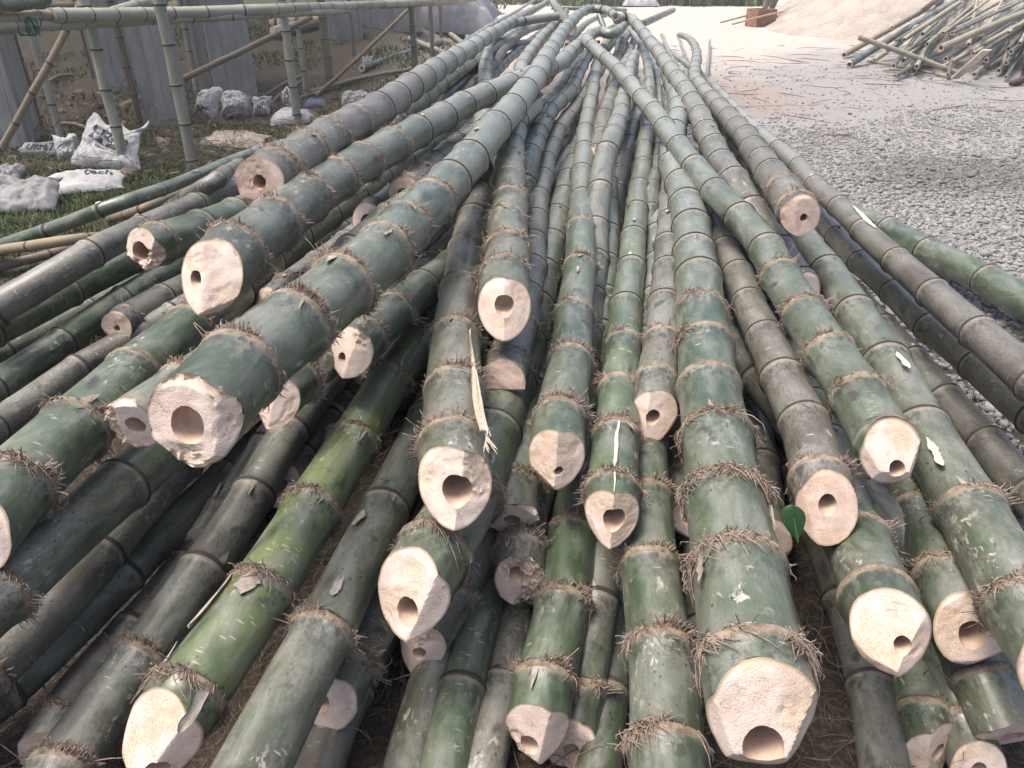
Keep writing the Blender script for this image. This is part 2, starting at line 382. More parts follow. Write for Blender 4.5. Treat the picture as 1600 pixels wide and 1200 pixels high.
def bamboo(name, label, cat, group, P, D, taper=.05, nodes=None, mat='culm', cut=None, far_end='open', seg=24,
           grey=.3, yellow=0., blue=0., fringe=0, scars=.3, ring_dist=5.5, hollow_r=.33, hole=(0, 0), torn=0., bulge=.06, fringe_len=1., minimal=False, kink=.004, flip=True, gap=.24, flare=0., deep=1.):
    """one culm: stem, cut_face (> hollow), node_ring (> root_fringe), branch_scar, sheath_scrap"""
    P = np.asarray(P, float); Pd = catmull(P) if len(P) > 2 else np.vstack([P[0]+(P[1]-P[0])*q for q in np.linspace(0, 1, 12)])
    seedv = random.random()*90
    root = empty(name, P[0]); base = P[0]; root_curve = {}
    tag(root, label, cat, group)
    C, X, U, T, L = frames(Pd, np.array([0.]))
    if nodes is not None and len(nodes) == 0: nodes = []
    elif nodes is None: nodes = node_list(L, random.uniform(.07, .16), gap)
    else:
        nodes = list(nodes); s = nodes[-1]; gp_ = max(nodes[-1]-nodes[-2], .2) if len(nodes) > 1 else .25
        while s+gp_ < L-.05: gp_ = min(gp_*1.06, .42)*random.uniform(.94, 1.06); s += gp_; nodes.append(s)
    nodes = np.array(nodes, float)
    if kink and len(nodes):                       # slight zigzag from node to node
        Ls = np.r_[0, np.cumsum(np.linalg.norm(np.diff(Pd, axis=0), axis=1))]
        kk = np.linspace(0, L, int(L/.05)+4); Pd = np.stack([np.interp(kk, Ls, Pd[:, q]) for q in range(3)], -1)
        ox = np.interp(kk, np.r_[0, nodes, L], np.r_[0, [(1 if i % 2 else -1)*random.uniform(.3, 1)*kink for i in range(len(nodes))], 0])
        oz = np.interp(kk, np.r_[0, nodes, L], np.r_[0, [random.uniform(-1, 1)*kink*.6 for i in nodes], 0])
        Pd[:, 0] += ox; Pd[:, 2] += oz
    rad = lambda s: D/2*np.maximum(1-taper*np.maximum(s, 0)-flare*(1-np.exp(-np.maximum(s, 0)/.7)), .33)
    # cut surface as height over the end disc, positive towards the butt
    th = -np.pi/2+np.arange(seg)*2*np.pi/seg
    cut = cut or [(random.uniform(-.4, .4), random.uniform(-.8, -.1), 0)]
    sx, sy = random.uniform(0, 50), random.uniform(0, 50)
    cut = list(cut)
    if not minimal and mat == 'culm':               # extra small axe strokes round the rim
        for _ in range(3):
            g0 = random.uniform(0, 6.28); sl = random.uniform(.5, 1.1); b0 = min(c_+a_*math.cos(g0)*.8+b_*math.sin(g0)*.8 for a_, b_, c_ in cut)
            a1, b1, _c = cut[0]; cut.append((a1-sl*math.cos(g0), b1-sl*math.sin(g0), _c+sl*random.uniform(.72, .92)))
    def tcut(x, y):
        t = np.full(np.shape(x), 9.)
        for a, b, c in cut: t = np.minimum(t, c+a*x+b*y)
        tear = np.zeros_like(t)
        if torn:
            m = np.clip((fbm(x*1.1+sx, y*1.1+sy, o=2)-.50)*9, 0, 1)
            g = fbm(x*4+sy, y*4+sx, o=2); g2 = fbm(x*17+sy, y*17+sx, o=3); t = t-torn*m*(.25+np.abs(g-.5)*2.4+1.3*np.abs(g2-.5)); tear = m
            e = vnoise(np.arctan2(y, x)*7+sx, 3.3+sy)
            rr = np.hypot(x, y); t = t+torn*.5*np.clip(rr-.8, 0, 1)*5*(e-.5)+torn*.35*np.clip(rr-.85, 0, 1)*6*(vnoise(np.arctan2(y, x)*26+sx, 1.3)-.5)
        return (t+.03*(fbm(x*4+sx, y*4, o=3)-.5))*D/2, tear
    tc, _ = tcut(np.cos(th), np.sin(th))
    s_cut = -tc; s1 = s_cut.max()+.015
    ss = []
    for n in nodes:
        ss += [n-.030, n-.012, n-.004, n+.002, n+.008, n+.026] if not minimal else [n-.02, n-.003, n+.003, n+.02]
    allb = np.r_[0, nodes, L]
    for a, b in zip(allb[:-1], allb[1:]):
        ss += list(np.linspace(a, b, 3 if minimal else 4)[1:-1])
    ss = np.array(sorted(q for q in ss if s1+.004 < q < L-.002)+[L])
    ss = np.r_[s1, ss]; ss = ss[np.r_[True, np.diff(ss) > .0015]]
    SS = np.vstack([s_cut+(s1-s_cut)*q for q in (0, .12, .5)]+[np.full((len(ss), seg), ss[:, None])])
    d = SS[..., None]-nodes if len(nodes) else np.full(SS.shape+(1,), 9.)
    k = np.abs(d).argmin(-1); ds = np.take_along_axis(d, k[..., None], -1)[..., 0]
    r = rad(SS)
    r = r*(1+bulge*np.exp(-((ds+.005)/.017)**2)-.055*np.exp(-((ds-.009)/.006)**2)+.012*np.exp(-(ds/.05)**2))
    r = r*(1+.018*(fbm(np.cos(th)*1.5+seedv, np.sin(th)*1.5, SS*2.5, o=2)-.5))
    Cc, Xx, Uu, Tt, L = frames(Pd, SS)
    V = Cc+r[..., None]*(np.cos(th)[None, :, None]*Xx+np.sin(th)[None, :, None]*Uu)-base
    # uv needs a seam column
    V = np.concatenate([V, V[:, :1]], 1); nc = seg+1
    uv = np.stack([np.broadcast_to(np.arange(nc)/seg*np.pi*D, SS.shape[:1]+(nc,)), np.concatenate([SS, SS[:, :1]], 1)], -1)
    ns_ = np.r_[-9., nodes, 99.]; ku = np.searchsorted(ns_, SS, side='right')-1
    cat1 = lambda q: np.clip(np.concatenate([q, q[:, :1]], 1), -.3, .3).ravel()
    dua, dda = cat1(SS-ns_[ku]), cat1(SS-ns_[ku+1])
    def props(o): o['seed'] = seedv; o['grey'] = float(grey); o['yellow'] = float(yellow); o['blue'] = float(blue); return o
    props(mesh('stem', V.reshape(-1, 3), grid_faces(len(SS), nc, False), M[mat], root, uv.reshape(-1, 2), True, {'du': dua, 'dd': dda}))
    # far end: a small cut disc
    Ce, Xe, Ue, Te, _ = frames(Pd, np.array([L])); re = r[-1].mean()
    e_th = np.arange(12)*np.pi/6
    if not minimal:
        rings = [Ce+q*re*(np.cos(e_th)[:, None]*Xe+np.sin(e_th)[:, None]*Ue)+Te*z for q, z in ((.99, .001), (.6, .001), (.55, -.04), (.05, -.042))]
        props(mesh('tip_cut', np.vstack(rings)-base, grid_faces(4, 12), M['cut'], root, np.tile(np.c_[np.cos(e_th), np.sin(e_th)]*.02, (4, 1)), False, {'edge': np.zeros(48), 'tear': np.zeros(48)}))
    # butt face
    if near_cam(P[0]) < 25:
        nr = 7 if minimal else 22; nt = seg if minimal else 64 if near_cam(P[0]) < 3 else 40
        tt = -np.pi/2+np.arange(nt)*2*np.pi/nt
        rho = np.linspace(0, 1, nr)[:, None]; ho = np.array(hole); hr = hollow_r
        hrt = hr*(1+.05*(fbm(np.cos(tt)*2+sx, np.sin(tt)*2+sy, o=2)-.5)*2)
        go = np.interp(np.arange(nt)/nt, np.arange(seg+1)/seg, np.r_[r[0], r[0][:1]])/(D/2)
        x = (1-rho)*go*np.cos(tt)+rho*(ho[0]+hrt*np.cos(tt)); y = (1-rho)*go*np.sin(tt)+rho*(ho[1]+hrt*np.sin(tt))
        t, tear = tcut(x, y)
        Cf, Xf, Uf, Tf, _ = frames(Pd, -t)
        rr = D/2
        VF = Cf+rr*(x[..., None]*Xf+y[..., None]*Uf)-base
        edge = np.hypot(x, y)
        cf = props(mesh('cut_face', VF.reshape(-1, 3), grid_faces(nr, nt)[:, ::-1], M['cut'], root, np.c_[x.ravel(), y.ravel()]*D/2, True, {'edge': edge.ravel(), 'tear': tear.ravel()}))
        cf.data.set_sharp_from_angle(angle=R_(28))
        dep = [q_*deep for q_ in (0., .02, .06, .11, .112)]; sc = [1, .99, .97, .93, .04]
        ti = t[-1]
        VH = []
        for dd, q in zip(dep, sc):
            hx, hy = ho[0]+hrt*q*np.cos(tt), ho[1]+hrt*q*np.sin(tt)
            sH = (-ti+dd) if dd < .1*deep else np.full(nt, (-ti).max()+dd)
            Ch, Xh, Uh, _, _ = frames(Pd, sH)
            VH.append(Ch+D/2*(hx[:, None]*Xh+hy[:, None]*Uh)-base)
        props(mesh('hollow', np.vstack(VH), grid_faces(5, nt)[:, ::-1], M['hollow'], cf))
    # nodes
    for i, n in enumerate(nodes):
        Cn, Xn, Un, Tn, _ = frames(Pd, np.array([n])); Cn, Xn, Un, Tn = Cn[0], Xn[0], Un[0], Tn[0]
        dist = near_cam(Cn); rn = float(rad(n))
        if dist > ring_dist or minimal or n < s1: continue
        fr = i < fringe
        m = 36 if dist < 3 else 24 if dist < 5 else 16
        a = np.arange(m)*2*np.pi/m
        lump = 1+(.030 if fr else .012)*fbm(a*6, i*3.1+seedv, o=3)
        prof = [(-.016, .985), (-.011, 1.0+bulge+.005), (-.003, 1.015+bulge), (.004, 1.005+bulge), (.008, .99)] if fr else [(-.0035, 1.0), (-.0025, 1.03+bulge+.02*min(n/3, 1)), (.004, 1.028+bulge+.02*min(n/3, 1)), (.011, .985)]
        wav = .004*(fbm(a*1.2, seedv+i, o=2)-.5)*2; wav = wav*np.sin(np.arange(m)*np.pi/m)
        VR = np.vstack([Cn+(Tn[None]*(q+wav)[:, None])+(rn*pq*np.where(np.array(pq > 1.0), lump, 1)[:, None])*(np.cos(a)[:, None]*Xn+np.sin(a)[:, None]*Un) for q, pq in prof])-base
        ring = mesh('node_ring', VR, grid_faces(len(prof), m), M['node' if fr else 'ring'], root)
        if fr and random.random() < .12: continue
        if fr:
            lvl = (1-.55*i/max(fringe, 1))*fringe_len
            nf = int((820 if dist < 1.9 else 520 if dist < 2.8 else 220)*(.6+.4*min(lvl, 1.2)))
            sgn = np.where(fbm(np.linspace(0, 5, 200), seedv*3+i, o=2) > (.52 if flip else 0), -1., 1.)
            den = np.clip(fbm(np.linspace(0, 9, 200), seedv+i*7, o=2)*3.4-1.25, .02, 1)
            a0 = np.interp(rng.random(nf), np.cumsum(den)/den.sum(), np.linspace(0, 2*np.pi, 200))
            ln = rng.gamma(1.9, .0052, nf)*(.6+lvl); ln = np.minimum(ln, .085); up_ = np.interp(a0, np.linspace(0, 2*np.pi, 200), sgn) > 0
            out = rng.gamma(1.8, .0030, nf); wild = rng.random(nf) < .03; out[wild] += rng.random(wild.sum())*.018; ln[up_] *= .6; out[up_] *= 1.3
            drift = rng.normal(0, .30, nf)+.22*(fbm(a0*2.2, seedv+i, o=2)-.5)
            q = np.linspace(0, 1, 4)[None]
            A = a0[:, None]+drift[:, None]*q*(ln/.03)[:, None]; curl = rng.normal(0, .35, nf)[:, None]
            s00 = rng.normal(.004, .004, nf)[:, None]; Sn = s00-np.where(up_, -1., 1.)[:, None]*ln[:, None]*q*np.cos(curl*q*2); Rr = rn*1.045+.0015+out[:, None]*np.sin(q*2.2)-.002*q+np.where(wild[:, None], out[:, None]*q*.5, 0)
            Rr = np.maximum(Rr, rn*1.012)
            LN = Cn+Tn*Sn[..., None]+Rr[..., None]*(np.cos(A)[..., None]*Xn+np.sin(A)[..., None]*Un)
            wd = rng.uniform(.0007, .0013, nf)[:, None]*np.array([1.3, 1.1, .8, .3])[None]
            fv, ff = tubes(LN-base, wd)
            mesh('root_fringe', fv, ff, M['root'], ring)['kind'] = 'stuff'
        if random.random() < scars and dist < 4.8:
            an = random.uniform(.9, 2.3) if random.random() < .7 else random.uniform(.2, 3.0)
            if random.random() < .5 and not fr:       # sawn branch stub
                g = np.arange(10)*np.pi/5; w_, l_ = random.uniform(.004, .008), random.uniform(.008, .016)
                pv = []
                for q, hh in ((1, -.004), (.92, .004), (.1, .0055)):
                    aa = an+np.cos(g)*w_*q/rn; zz = np.sin(g)*l_*q+.012
                    pv.append(Cn+Tn*zz[:, None]+(rn*1.05+hh)*(np.cos(aa)[:, None]*Xn+np.sin(aa)[:, None]*Un))
                mesh('branch_scar', np.vstack(pv)-base, grid_faces(3, 10), M['scar'], root, smooth=False)
            else:                                     # scrap of dried sheath, curling off the stem
                gu, gv = np.meshgrid(np.linspace(-1, 1, 5), np.linspace(0, 1, 6)); w_, l_ = random.uniform(.004, .011), random.uniform(.02, .06)
                tap = (1-.85*gv**1.3)*(1+.9*(fbm(gv*4, seedv+i+gu, o=2)-.5)); aa = an+gu*w_*tap/rn+random.uniform(-.25, .25)*gv
                lift = .002+random.uniform(.001, .007)*gv**2+.001*gu**2*gv
                zz = (-.004-gv*l_) if random.random() < .75 else (.004+gv*l_)
                pv = Cn+Tn*zz[..., None]+(rn*1.045+lift)[..., None]*(np.cos(aa)[..., None]*Xn+np.sin(aa)[..., None]*Un)
                pv2 = pv-.0012*(np.cos(aa)[..., None]*Xn+np.sin(aa)[..., None]*Un)
                F1 = grid_faces(6, 5, False)
                mesh('sheath_scrap', np.vstack([pv.reshape(-1, 3), pv2.reshape(-1, 3)])-base, np.vstack([F1, F1[:, ::-1]+30]), M['sheath'], root)
    CURVES[root.name] = (Pd, rad)
    return root
CURVES = {}
# ------------------------------------------------------------------ the pile: (diameter, axis points butt to tip, node places)
CULMS = {
 'T1': (0.155, [[-0.527,1.037,0.777],[-0.488,1.278,0.776],[-0.415,1.511,0.778],[-0.347,1.746,0.78],[-0.298,1.985,0.783],[-0.245,2.223,0.786],[-0.198,2.462,0.79],[-0.157,2.701,0.794],[-0.119,2.94,0.798],[-0.08,3.178,0.802],[-0.04,3.415,0.806],[0.0,3.651,0.81],[0.04,3.886,0.815],[0.079,4.12,0.82],[0.114,4.353,0.825],[0.144,4.586,0.83],[0.172,4.821,0.835],[0.199,5.063,0.838],[0.227,5.314,0.841],[0.258,5.568,0.844],[0.293,5.822,0.847],[0.326,6.075,0.851],[0.358,6.327,0.854],[0.391,6.577,0.858],[0.425,6.827,0.862],[0.461,7.074,0.867],[0.501,7.32,0.872],[0.544,7.564,0.877],[0.588,7.807,0.882],[0.633,8.049,0.887],[0.681,8.289,0.893],[0.737,8.527,0.898],[0.836,8.744,0.904],[0.965,8.562,0.9],[0.979,8.309,0.895],[0.981,8.057,0.89],[0.982,7.933,0.887]], [0.187, 0.385, 0.591, 0.827, 1.013, 1.243, 1.458, 1.734, 2.26]),
 'T2': (0.145, [[-0.665,1.546,0.824],[-0.644,1.789,0.821],[-0.613,2.032,0.819],[-0.578,2.279,0.816],[-0.539,2.53,0.812],[-0.483,2.781,0.808],[-0.42,3.031,0.805],[-0.361,3.282,0.802],[-0.303,3.533,0.8],[-0.237,3.782,0.798],[-0.164,4.029,0.796],[-0.077,4.273,0.794],[0.012,4.517,0.793],[0.094,4.764,0.791],[0.182,5.006,0.79],[0.269,5.239,0.79],[0.335,5.472,0.791],[0.379,5.708,0.792],[0.422,5.945,0.793],[0.472,6.182,0.794],[0.522,6.419,0.795],[0.573,6.656,0.796],[0.623,6.894,0.796],[0.674,7.132,0.797],[0.733,7.369,0.797],[0.823,7.536,0.797],[0.828,7.288,0.797],[0.906,7.364,0.798],[0.972,7.601,0.798],[1.029,7.84,0.798],[1.086,8.08,0.798]], None),
 'C1': (0.143, [[-0.702,2.082,0.885],[-0.66,2.321,0.887],[-0.639,2.556,0.888],[-0.608,2.788,0.888],[-0.561,3.018,0.888],[-0.528,3.251,0.887],[-0.504,3.486,0.886],[-0.485,3.722,0.885],[-0.459,3.957,0.883],[-0.433,4.194,0.88],[-0.409,4.431,0.878],[-0.384,4.669,0.876],[-0.359,4.906,0.873],[-0.333,5.144,0.871],[-0.298,5.382,0.868],[-0.268,5.619,0.865],[-0.245,5.858,0.863],[-0.223,6.097,0.86],[-0.199,6.336,0.857],[-0.172,6.574,0.855],[-0.143,6.812,0.852],[-0.114,7.05,0.849],[-0.085,7.287,0.847],[-0.056,7.524,0.844],[-0.028,7.761,0.841],[0.0,7.999,0.839],[0.029,8.242,0.836],[0.057,8.489,0.833],[0.087,8.737,0.829],[0.118,8.984,0.826],[0.151,9.23,0.823],[0.184,9.476,0.82],[0.219,9.721,0.817],[0.253,9.967,0.814],[0.286,10.212,0.811],[0.317,10.457,0.808],[0.348,10.702,0.805],[0.377,10.947,0.802],[0.406,11.191,0.799],[0.435,11.436,0.797],[0.463,11.68,0.794],[0.491,11.924,0.791],[0.519,12.169,0.789],[0.548,12.412,0.786],[0.576,12.656,0.783],[0.605,12.9,0.781]], None),
 'C2': (0.075, [[-0.599,5.221,0.744],[-0.571,5.462,0.742],[-0.544,5.703,0.741],[-0.519,5.945,0.739],[-0.497,6.186,0.737],[-0.477,6.428,0.735],[-0.458,6.67,0.734],[-0.439,6.912,0.732],[-0.419,7.154,0.73],[-0.398,7.396,0.727],[-0.378,7.637,0.724],[-0.357,7.879,0.721],[-0.336,8.121,0.718],[-0.315,8.363,0.715],[-0.294,8.604,0.711],[-0.272,8.846,0.708],[-0.25,9.087,0.705],[-0.227,9.329,0.701],[-0.203,9.57,0.698],[-0.177,9.812,0.695],[-0.15,10.053,0.692],[-0.121,10.294,0.689],[-0.092,10.534,0.686],[-0.064,10.775,0.683],[-0.036,11.017,0.68],[-0.01,11.258,0.677],[0.016,11.499,0.674],[0.04,11.74,0.671],[0.065,11.982,0.668],[0.089,12.223,0.665],[0.113,12.465,0.662],[0.137,12.706,0.66],[0.161,12.947,0.657],[0.184,13.189,0.654],[0.208,13.43,0.651],[0.232,13.672,0.648],[0.255,13.913,0.646],[0.279,14.155,0.643],[0.303,14.396,0.64],[0.327,14.638,0.637],[0.352,14.879,0.634],[0.376,15.12,0.632],[0.401,15.362,0.629],[0.426,15.603,0.626],[0.452,15.844,0.623],[0.478,16.085,0.621],[0.505,16.327,0.618],[0.532,16.568,0.615],[0.561,16.809,0.613],[0.59,17.049,0.61],[0.62,17.29,0.608],[0.649,17.531,0.605],[0.678,17.772,0.603],[0.706,18.013,0.6]], None),
 'C5': (0.12, [[-0.733,3.669,0.601],[-0.646,3.899,0.65],[-0.533,4.113,0.723],[-0.492,4.36,0.735],[-0.477,4.613,0.726],[-0.457,4.867,0.72],[-0.433,5.122,0.716],[-0.409,5.379,0.711],[-0.382,5.637,0.706],[-0.351,5.897,0.701],[-0.315,6.158,0.696],[-0.28,6.42,0.691],[-0.248,6.681,0.686],[-0.217,6.936,0.682],[-0.186,7.183,0.679],[-0.155,7.423,0.677],[-0.125,7.659,0.675],[-0.096,7.895,0.673],[-0.068,8.131,0.671],[-0.04,8.366,0.668],[-0.012,8.6,0.666],[0.017,8.835,0.664],[0.046,9.071,0.662],[0.076,9.309,0.659],[0.106,9.548,0.657],[0.137,9.789,0.654],[0.168,10.031,0.651],[0.199,10.274,0.648],[0.229,10.519,0.645],[0.245,10.642,0.643]], None),
 'C6': (0.1, [[-0.627,5.127,0.468],[-0.45,5.22,0.597],[-0.415,5.459,0.599],[-0.389,5.7,0.594],[-0.354,5.941,0.595],[-0.315,6.183,0.595],[-0.277,6.424,0.596],[-0.243,6.666,0.596],[-0.211,6.909,0.596],[-0.181,7.153,0.595],[-0.151,7.398,0.595],[-0.122,7.644,0.594],[-0.093,7.89,0.594],[-0.063,8.136,0.593],[0.012,8.359,0.593],[0.136,8.561,0.593],[0.293,8.741,0.593],[0.471,8.902,0.593],[0.566,8.976,0.593]], None),
 'C7': (0.1, [[-0.429,4.803,0.568],[-0.396,5.046,0.57],[-0.364,5.287,0.572],[-0.331,5.528,0.575],[-0.301,5.769,0.581],[-0.272,6.009,0.589],[-0.235,6.25,0.596],[-0.196,6.491,0.603],[-0.158,6.732,0.61],[-0.125,6.977,0.617],[-0.111,7.225,0.625],[-0.092,7.474,0.632],[-0.065,7.722,0.64],[-0.033,7.969,0.648],[0.004,8.219,0.656],[0.048,8.47,0.664],[0.101,8.719,0.673],[0.168,8.964,0.682],[0.254,9.201,0.691],[0.355,9.43,0.7],[0.456,9.657,0.711],[0.559,9.882,0.721],[0.611,9.994,0.727]], None),
 'C8': (0.1, [[-0.261,5.94,0.541],[-0.229,6.182,0.542],[-0.197,6.421,0.543],[-0.165,6.656,0.545],[-0.133,6.889,0.547],[-0.102,7.119,0.549],[-0.071,7.348,0.551],[-0.04,7.578,0.552],[-0.005,7.809,0.553],[0.032,8.041,0.554],[0.07,8.274,0.554],[0.109,8.508,0.555],[0.146,8.742,0.555],[0.182,8.978,0.555],[0.217,9.214,0.556],[0.252,9.451,0.556],[0.288,9.689,0.555],[0.325,9.928,0.555],[0.362,10.167,0.555],[0.399,10.406,0.554],[0.437,10.646,0.554],[0.475,10.886,0.554],[0.514,11.127,0.553],[0.553,11.368,0.552],[0.593,11.609,0.552],[0.633,11.85,0.551],[0.674,12.092,0.551],[0.715,12.334,0.55],[0.756,12.576,0.549],[0.776,12.697,0.549]], None),
 'T3': (0.145, [[-0.109,1.163,0.543],[-0.13,1.4,0.528],[-0.145,1.635,0.524],[-0.153,1.87,0.528],[-0.157,2.102,0.533],[-0.154,2.332,0.539],[-0.152,2.565,0.545],[-0.15,2.802,0.55],[-0.148,3.041,0.556],[-0.149,3.278,0.563],[-0.152,3.51,0.571],[-0.155,3.74,0.581],[-0.158,3.97,0.591],[-0.16,4.206,0.6],[-0.164,4.453,0.607],[-0.167,4.711,0.613],[-0.172,4.974,0.619],[-0.179,5.237,0.626],[-0.188,5.496,0.635],[-0.195,5.75,0.646],[-0.201,6.002,0.658],[-0.205,6.25,0.671],[-0.206,6.499,0.685],[-0.205,6.75,0.7],[-0.203,7.007,0.717],[-0.198,7.271,0.734],[-0.171,7.538,0.752],[-0.114,7.8,0.775],[-0.04,8.052,0.802],[0.125,8.239,0.829],[0.347,8.341,0.85],[0.461,8.383,0.861]], [0.158, 0.404, 0.683, 0.99, 1.332, 1.641]),
 'T4': (0.14, [[-0.02,1.792,0.636],[-0.017,2.043,0.643],[-0.013,2.295,0.649],[-0.011,2.55,0.654],[-0.011,2.808,0.657],[-0.01,3.069,0.66],[-0.006,3.333,0.662],[0.001,3.596,0.665],[0.012,3.85,0.669],[0.021,4.09,0.676],[0.03,4.32,0.684],[0.037,4.547,0.692],[0.044,4.773,0.7],[0.049,5.0,0.707],[0.054,5.228,0.714],[0.061,5.459,0.719],[0.07,5.692,0.725],[0.086,5.926,0.73],[0.111,6.161,0.734],[0.139,6.398,0.739],[0.17,6.636,0.743],[0.2,6.876,0.746],[0.23,7.117,0.75],[0.26,7.36,0.754],[0.293,7.604,0.757],[0.331,7.849,0.76],[0.368,8.096,0.763],[0.402,8.345,0.766],[0.436,8.596,0.769],[0.47,8.848,0.772],[0.505,9.102,0.775],[0.541,9.354,0.778],[0.578,9.602,0.782],[0.616,9.844,0.786],[0.653,10.086,0.79]], [0.202, 0.405, 0.646, 0.88, 1.149, 1.432]),
 'RA': (0.1, [[0.0,4.25,0.396],[0.042,4.486,0.46],[0.093,4.717,0.533],[0.16,4.946,0.569],[0.212,5.188,0.568],[0.274,5.428,0.57],[0.331,5.669,0.572],[0.376,5.913,0.575],[0.414,6.158,0.577],[0.449,6.404,0.579],[0.486,6.65,0.581],[0.527,6.894,0.584],[0.574,7.138,0.586],[0.625,7.382,0.588],[0.678,7.625,0.591],[0.731,7.867,0.593],[0.787,8.11,0.595],[0.844,8.352,0.597],[0.9,8.594,0.6]], None),
 'RB': (0.115, [[0.0,3.144,0.398],[0.039,3.385,0.461],[0.076,3.615,0.564],[0.105,3.873,0.584],[0.133,4.133,0.578],[0.166,4.391,0.581],[0.205,4.647,0.584],[0.25,4.901,0.588],[0.311,5.15,0.593],[0.381,5.396,0.598],[0.427,5.647,0.603],[0.466,5.898,0.609],[0.503,6.149,0.615],[0.542,6.399,0.621],[0.583,6.648,0.628],[0.626,6.896,0.635],[0.676,7.141,0.642],[0.732,7.385,0.65],[0.76,7.507,0.654]], None),
 'R2': (0.12, [[-0.024,1.735,0.452],[0.006,1.98,0.449],[0.037,2.231,0.449],[0.06,2.487,0.449],[0.078,2.749,0.448],[0.093,3.013,0.449],[0.109,3.279,0.451],[0.131,3.541,0.455],[0.157,3.801,0.461],[0.185,4.059,0.467],[0.217,4.317,0.474],[0.255,4.575,0.482],[0.301,4.833,0.49],[0.356,5.09,0.499],[0.42,5.345,0.507],[0.477,5.604,0.517],[0.531,5.863,0.527],[0.586,6.118,0.538],[0.643,6.368,0.551],[0.7,6.614,0.564],[0.756,6.856,0.579]], None),
 'B8': (0.13, [[0.0,1.369,0.293],[0.02,1.616,0.288],[0.045,1.868,0.284],[0.073,2.127,0.278],[0.099,2.389,0.272],[0.124,2.65,0.27],[0.148,2.907,0.271],[0.172,3.162,0.273],[0.191,3.417,0.277],[0.209,3.67,0.281],[0.226,3.922,0.286],[0.247,4.174,0.291],[0.284,4.425,0.296],[0.319,4.674,0.302],[0.355,4.922,0.308],[0.39,5.166,0.315],[0.428,5.408,0.323],[0.469,5.65,0.33],[0.51,5.892,0.338],[0.551,6.134,0.345],[0.592,6.378,0.353]], None),
 'R3': (0.13, [[0.099,1.386,0.447],[0.127,1.622,0.442],[0.159,1.857,0.444],[0.189,2.091,0.448],[0.217,2.323,0.454],[0.241,2.554,0.461],[0.264,2.786,0.468],[0.285,3.025,0.473],[0.306,3.27,0.478],[0.327,3.516,0.482],[0.348,3.761,0.488],[0.371,4.006,0.495],[0.396,4.253,0.501],[0.423,4.502,0.508],[0.451,4.748,0.515],[0.48,4.992,0.524],[0.512,5.233,0.534],[0.545,5.471,0.544],[0.575,5.708,0.556],[0.603,5.945,0.567],[0.631,6.187,0.579],[0.661,6.433,0.59],[0.692,6.682,0.602],[0.727,6.931,0.614],[0.767,7.18,0.628],[0.811,7.425,0.642],[0.858,7.667,0.658],[0.911,7.908,0.676],[0.972,8.147,0.695],[1.034,8.385,0.715]], [0.182, 0.475, 0.784, 1.152, 1.55, 1.953, 2.349, 2.799, 3.236]),
 'R4': (0.11, [[0.439,4.042,0.481],[0.486,4.283,0.534],[0.534,4.516,0.602],[0.576,4.759,0.616],[0.616,5.003,0.612],[0.66,5.248,0.611],[0.705,5.493,0.61],[0.751,5.739,0.609],[0.796,5.985,0.607],[0.841,6.232,0.606],[0.885,6.477,0.605],[0.93,6.723,0.603],[0.974,6.97,0.602],[1.019,7.217,0.6],[1.064,7.464,0.599],[1.109,7.712,0.597],[1.145,7.956,0.596],[1.154,8.196,0.596],[1.151,8.316,0.596]], None),
 'R5': (0.12, [[0.2,1.925,0.295],[0.236,2.168,0.317],[0.272,2.421,0.345],[0.306,2.679,0.386],[0.338,2.939,0.436],[0.37,3.196,0.495],[0.408,3.437,0.581],[0.464,3.653,0.652],[0.514,3.913,0.642],[0.563,4.17,0.641],[0.608,4.427,0.64],[0.649,4.683,0.64],[0.692,4.938,0.64],[0.734,5.19,0.641],[0.775,5.44,0.643],[0.815,5.689,0.645],[0.856,5.938,0.647],[0.897,6.186,0.649],[0.942,6.434,0.651],[0.988,6.681,0.653],[1.035,6.927,0.655],[1.058,7.05,0.657]], None),
 'R6': (0.11, [[0.222,2.096,0.093],[0.282,2.339,0.132],[0.332,2.586,0.174],[0.374,2.837,0.216],[0.416,3.092,0.264],[0.458,3.348,0.324],[0.5,3.602,0.38],[0.545,3.848,0.404],[0.59,4.087,0.407],[0.637,4.324,0.42],[0.684,4.561,0.432],[0.73,4.798,0.445],[0.783,5.033,0.458],[0.836,5.269,0.47],[0.881,5.509,0.482],[0.924,5.75,0.494],[0.965,5.993,0.506],[1.004,6.234,0.519],[1.044,6.477,0.531]], None),
 'R7': (0.115, [[0.207,1.213,0.42],[0.241,1.452,0.416],[0.281,1.69,0.417],[0.32,1.928,0.42],[0.359,2.165,0.425],[0.4,2.4,0.43],[0.441,2.634,0.437],[0.481,2.865,0.445],[0.521,3.096,0.453],[0.561,3.327,0.461],[0.604,3.561,0.469],[0.648,3.798,0.475],[0.691,4.039,0.482],[0.735,4.284,0.488],[0.778,4.532,0.493],[0.822,4.782,0.499],[0.865,5.031,0.506],[0.907,5.277,0.514],[0.949,5.523,0.522],[0.99,5.771,0.53],[1.031,6.023,0.539],[1.069,6.276,0.547],[1.106,6.528,0.557],[1.14,6.779,0.567],[1.17,7.029,0.578],[1.198,7.277,0.59],[1.224,7.523,0.603],[1.245,7.768,0.617],[1.261,8.012,0.631],[1.27,8.254,0.647],[1.27,8.495,0.664],[1.255,8.735,0.683],[1.248,8.856,0.692]], [0.105, 0.319, 0.546, 0.805, 1.083, 1.404, 1.716, 2.039]),
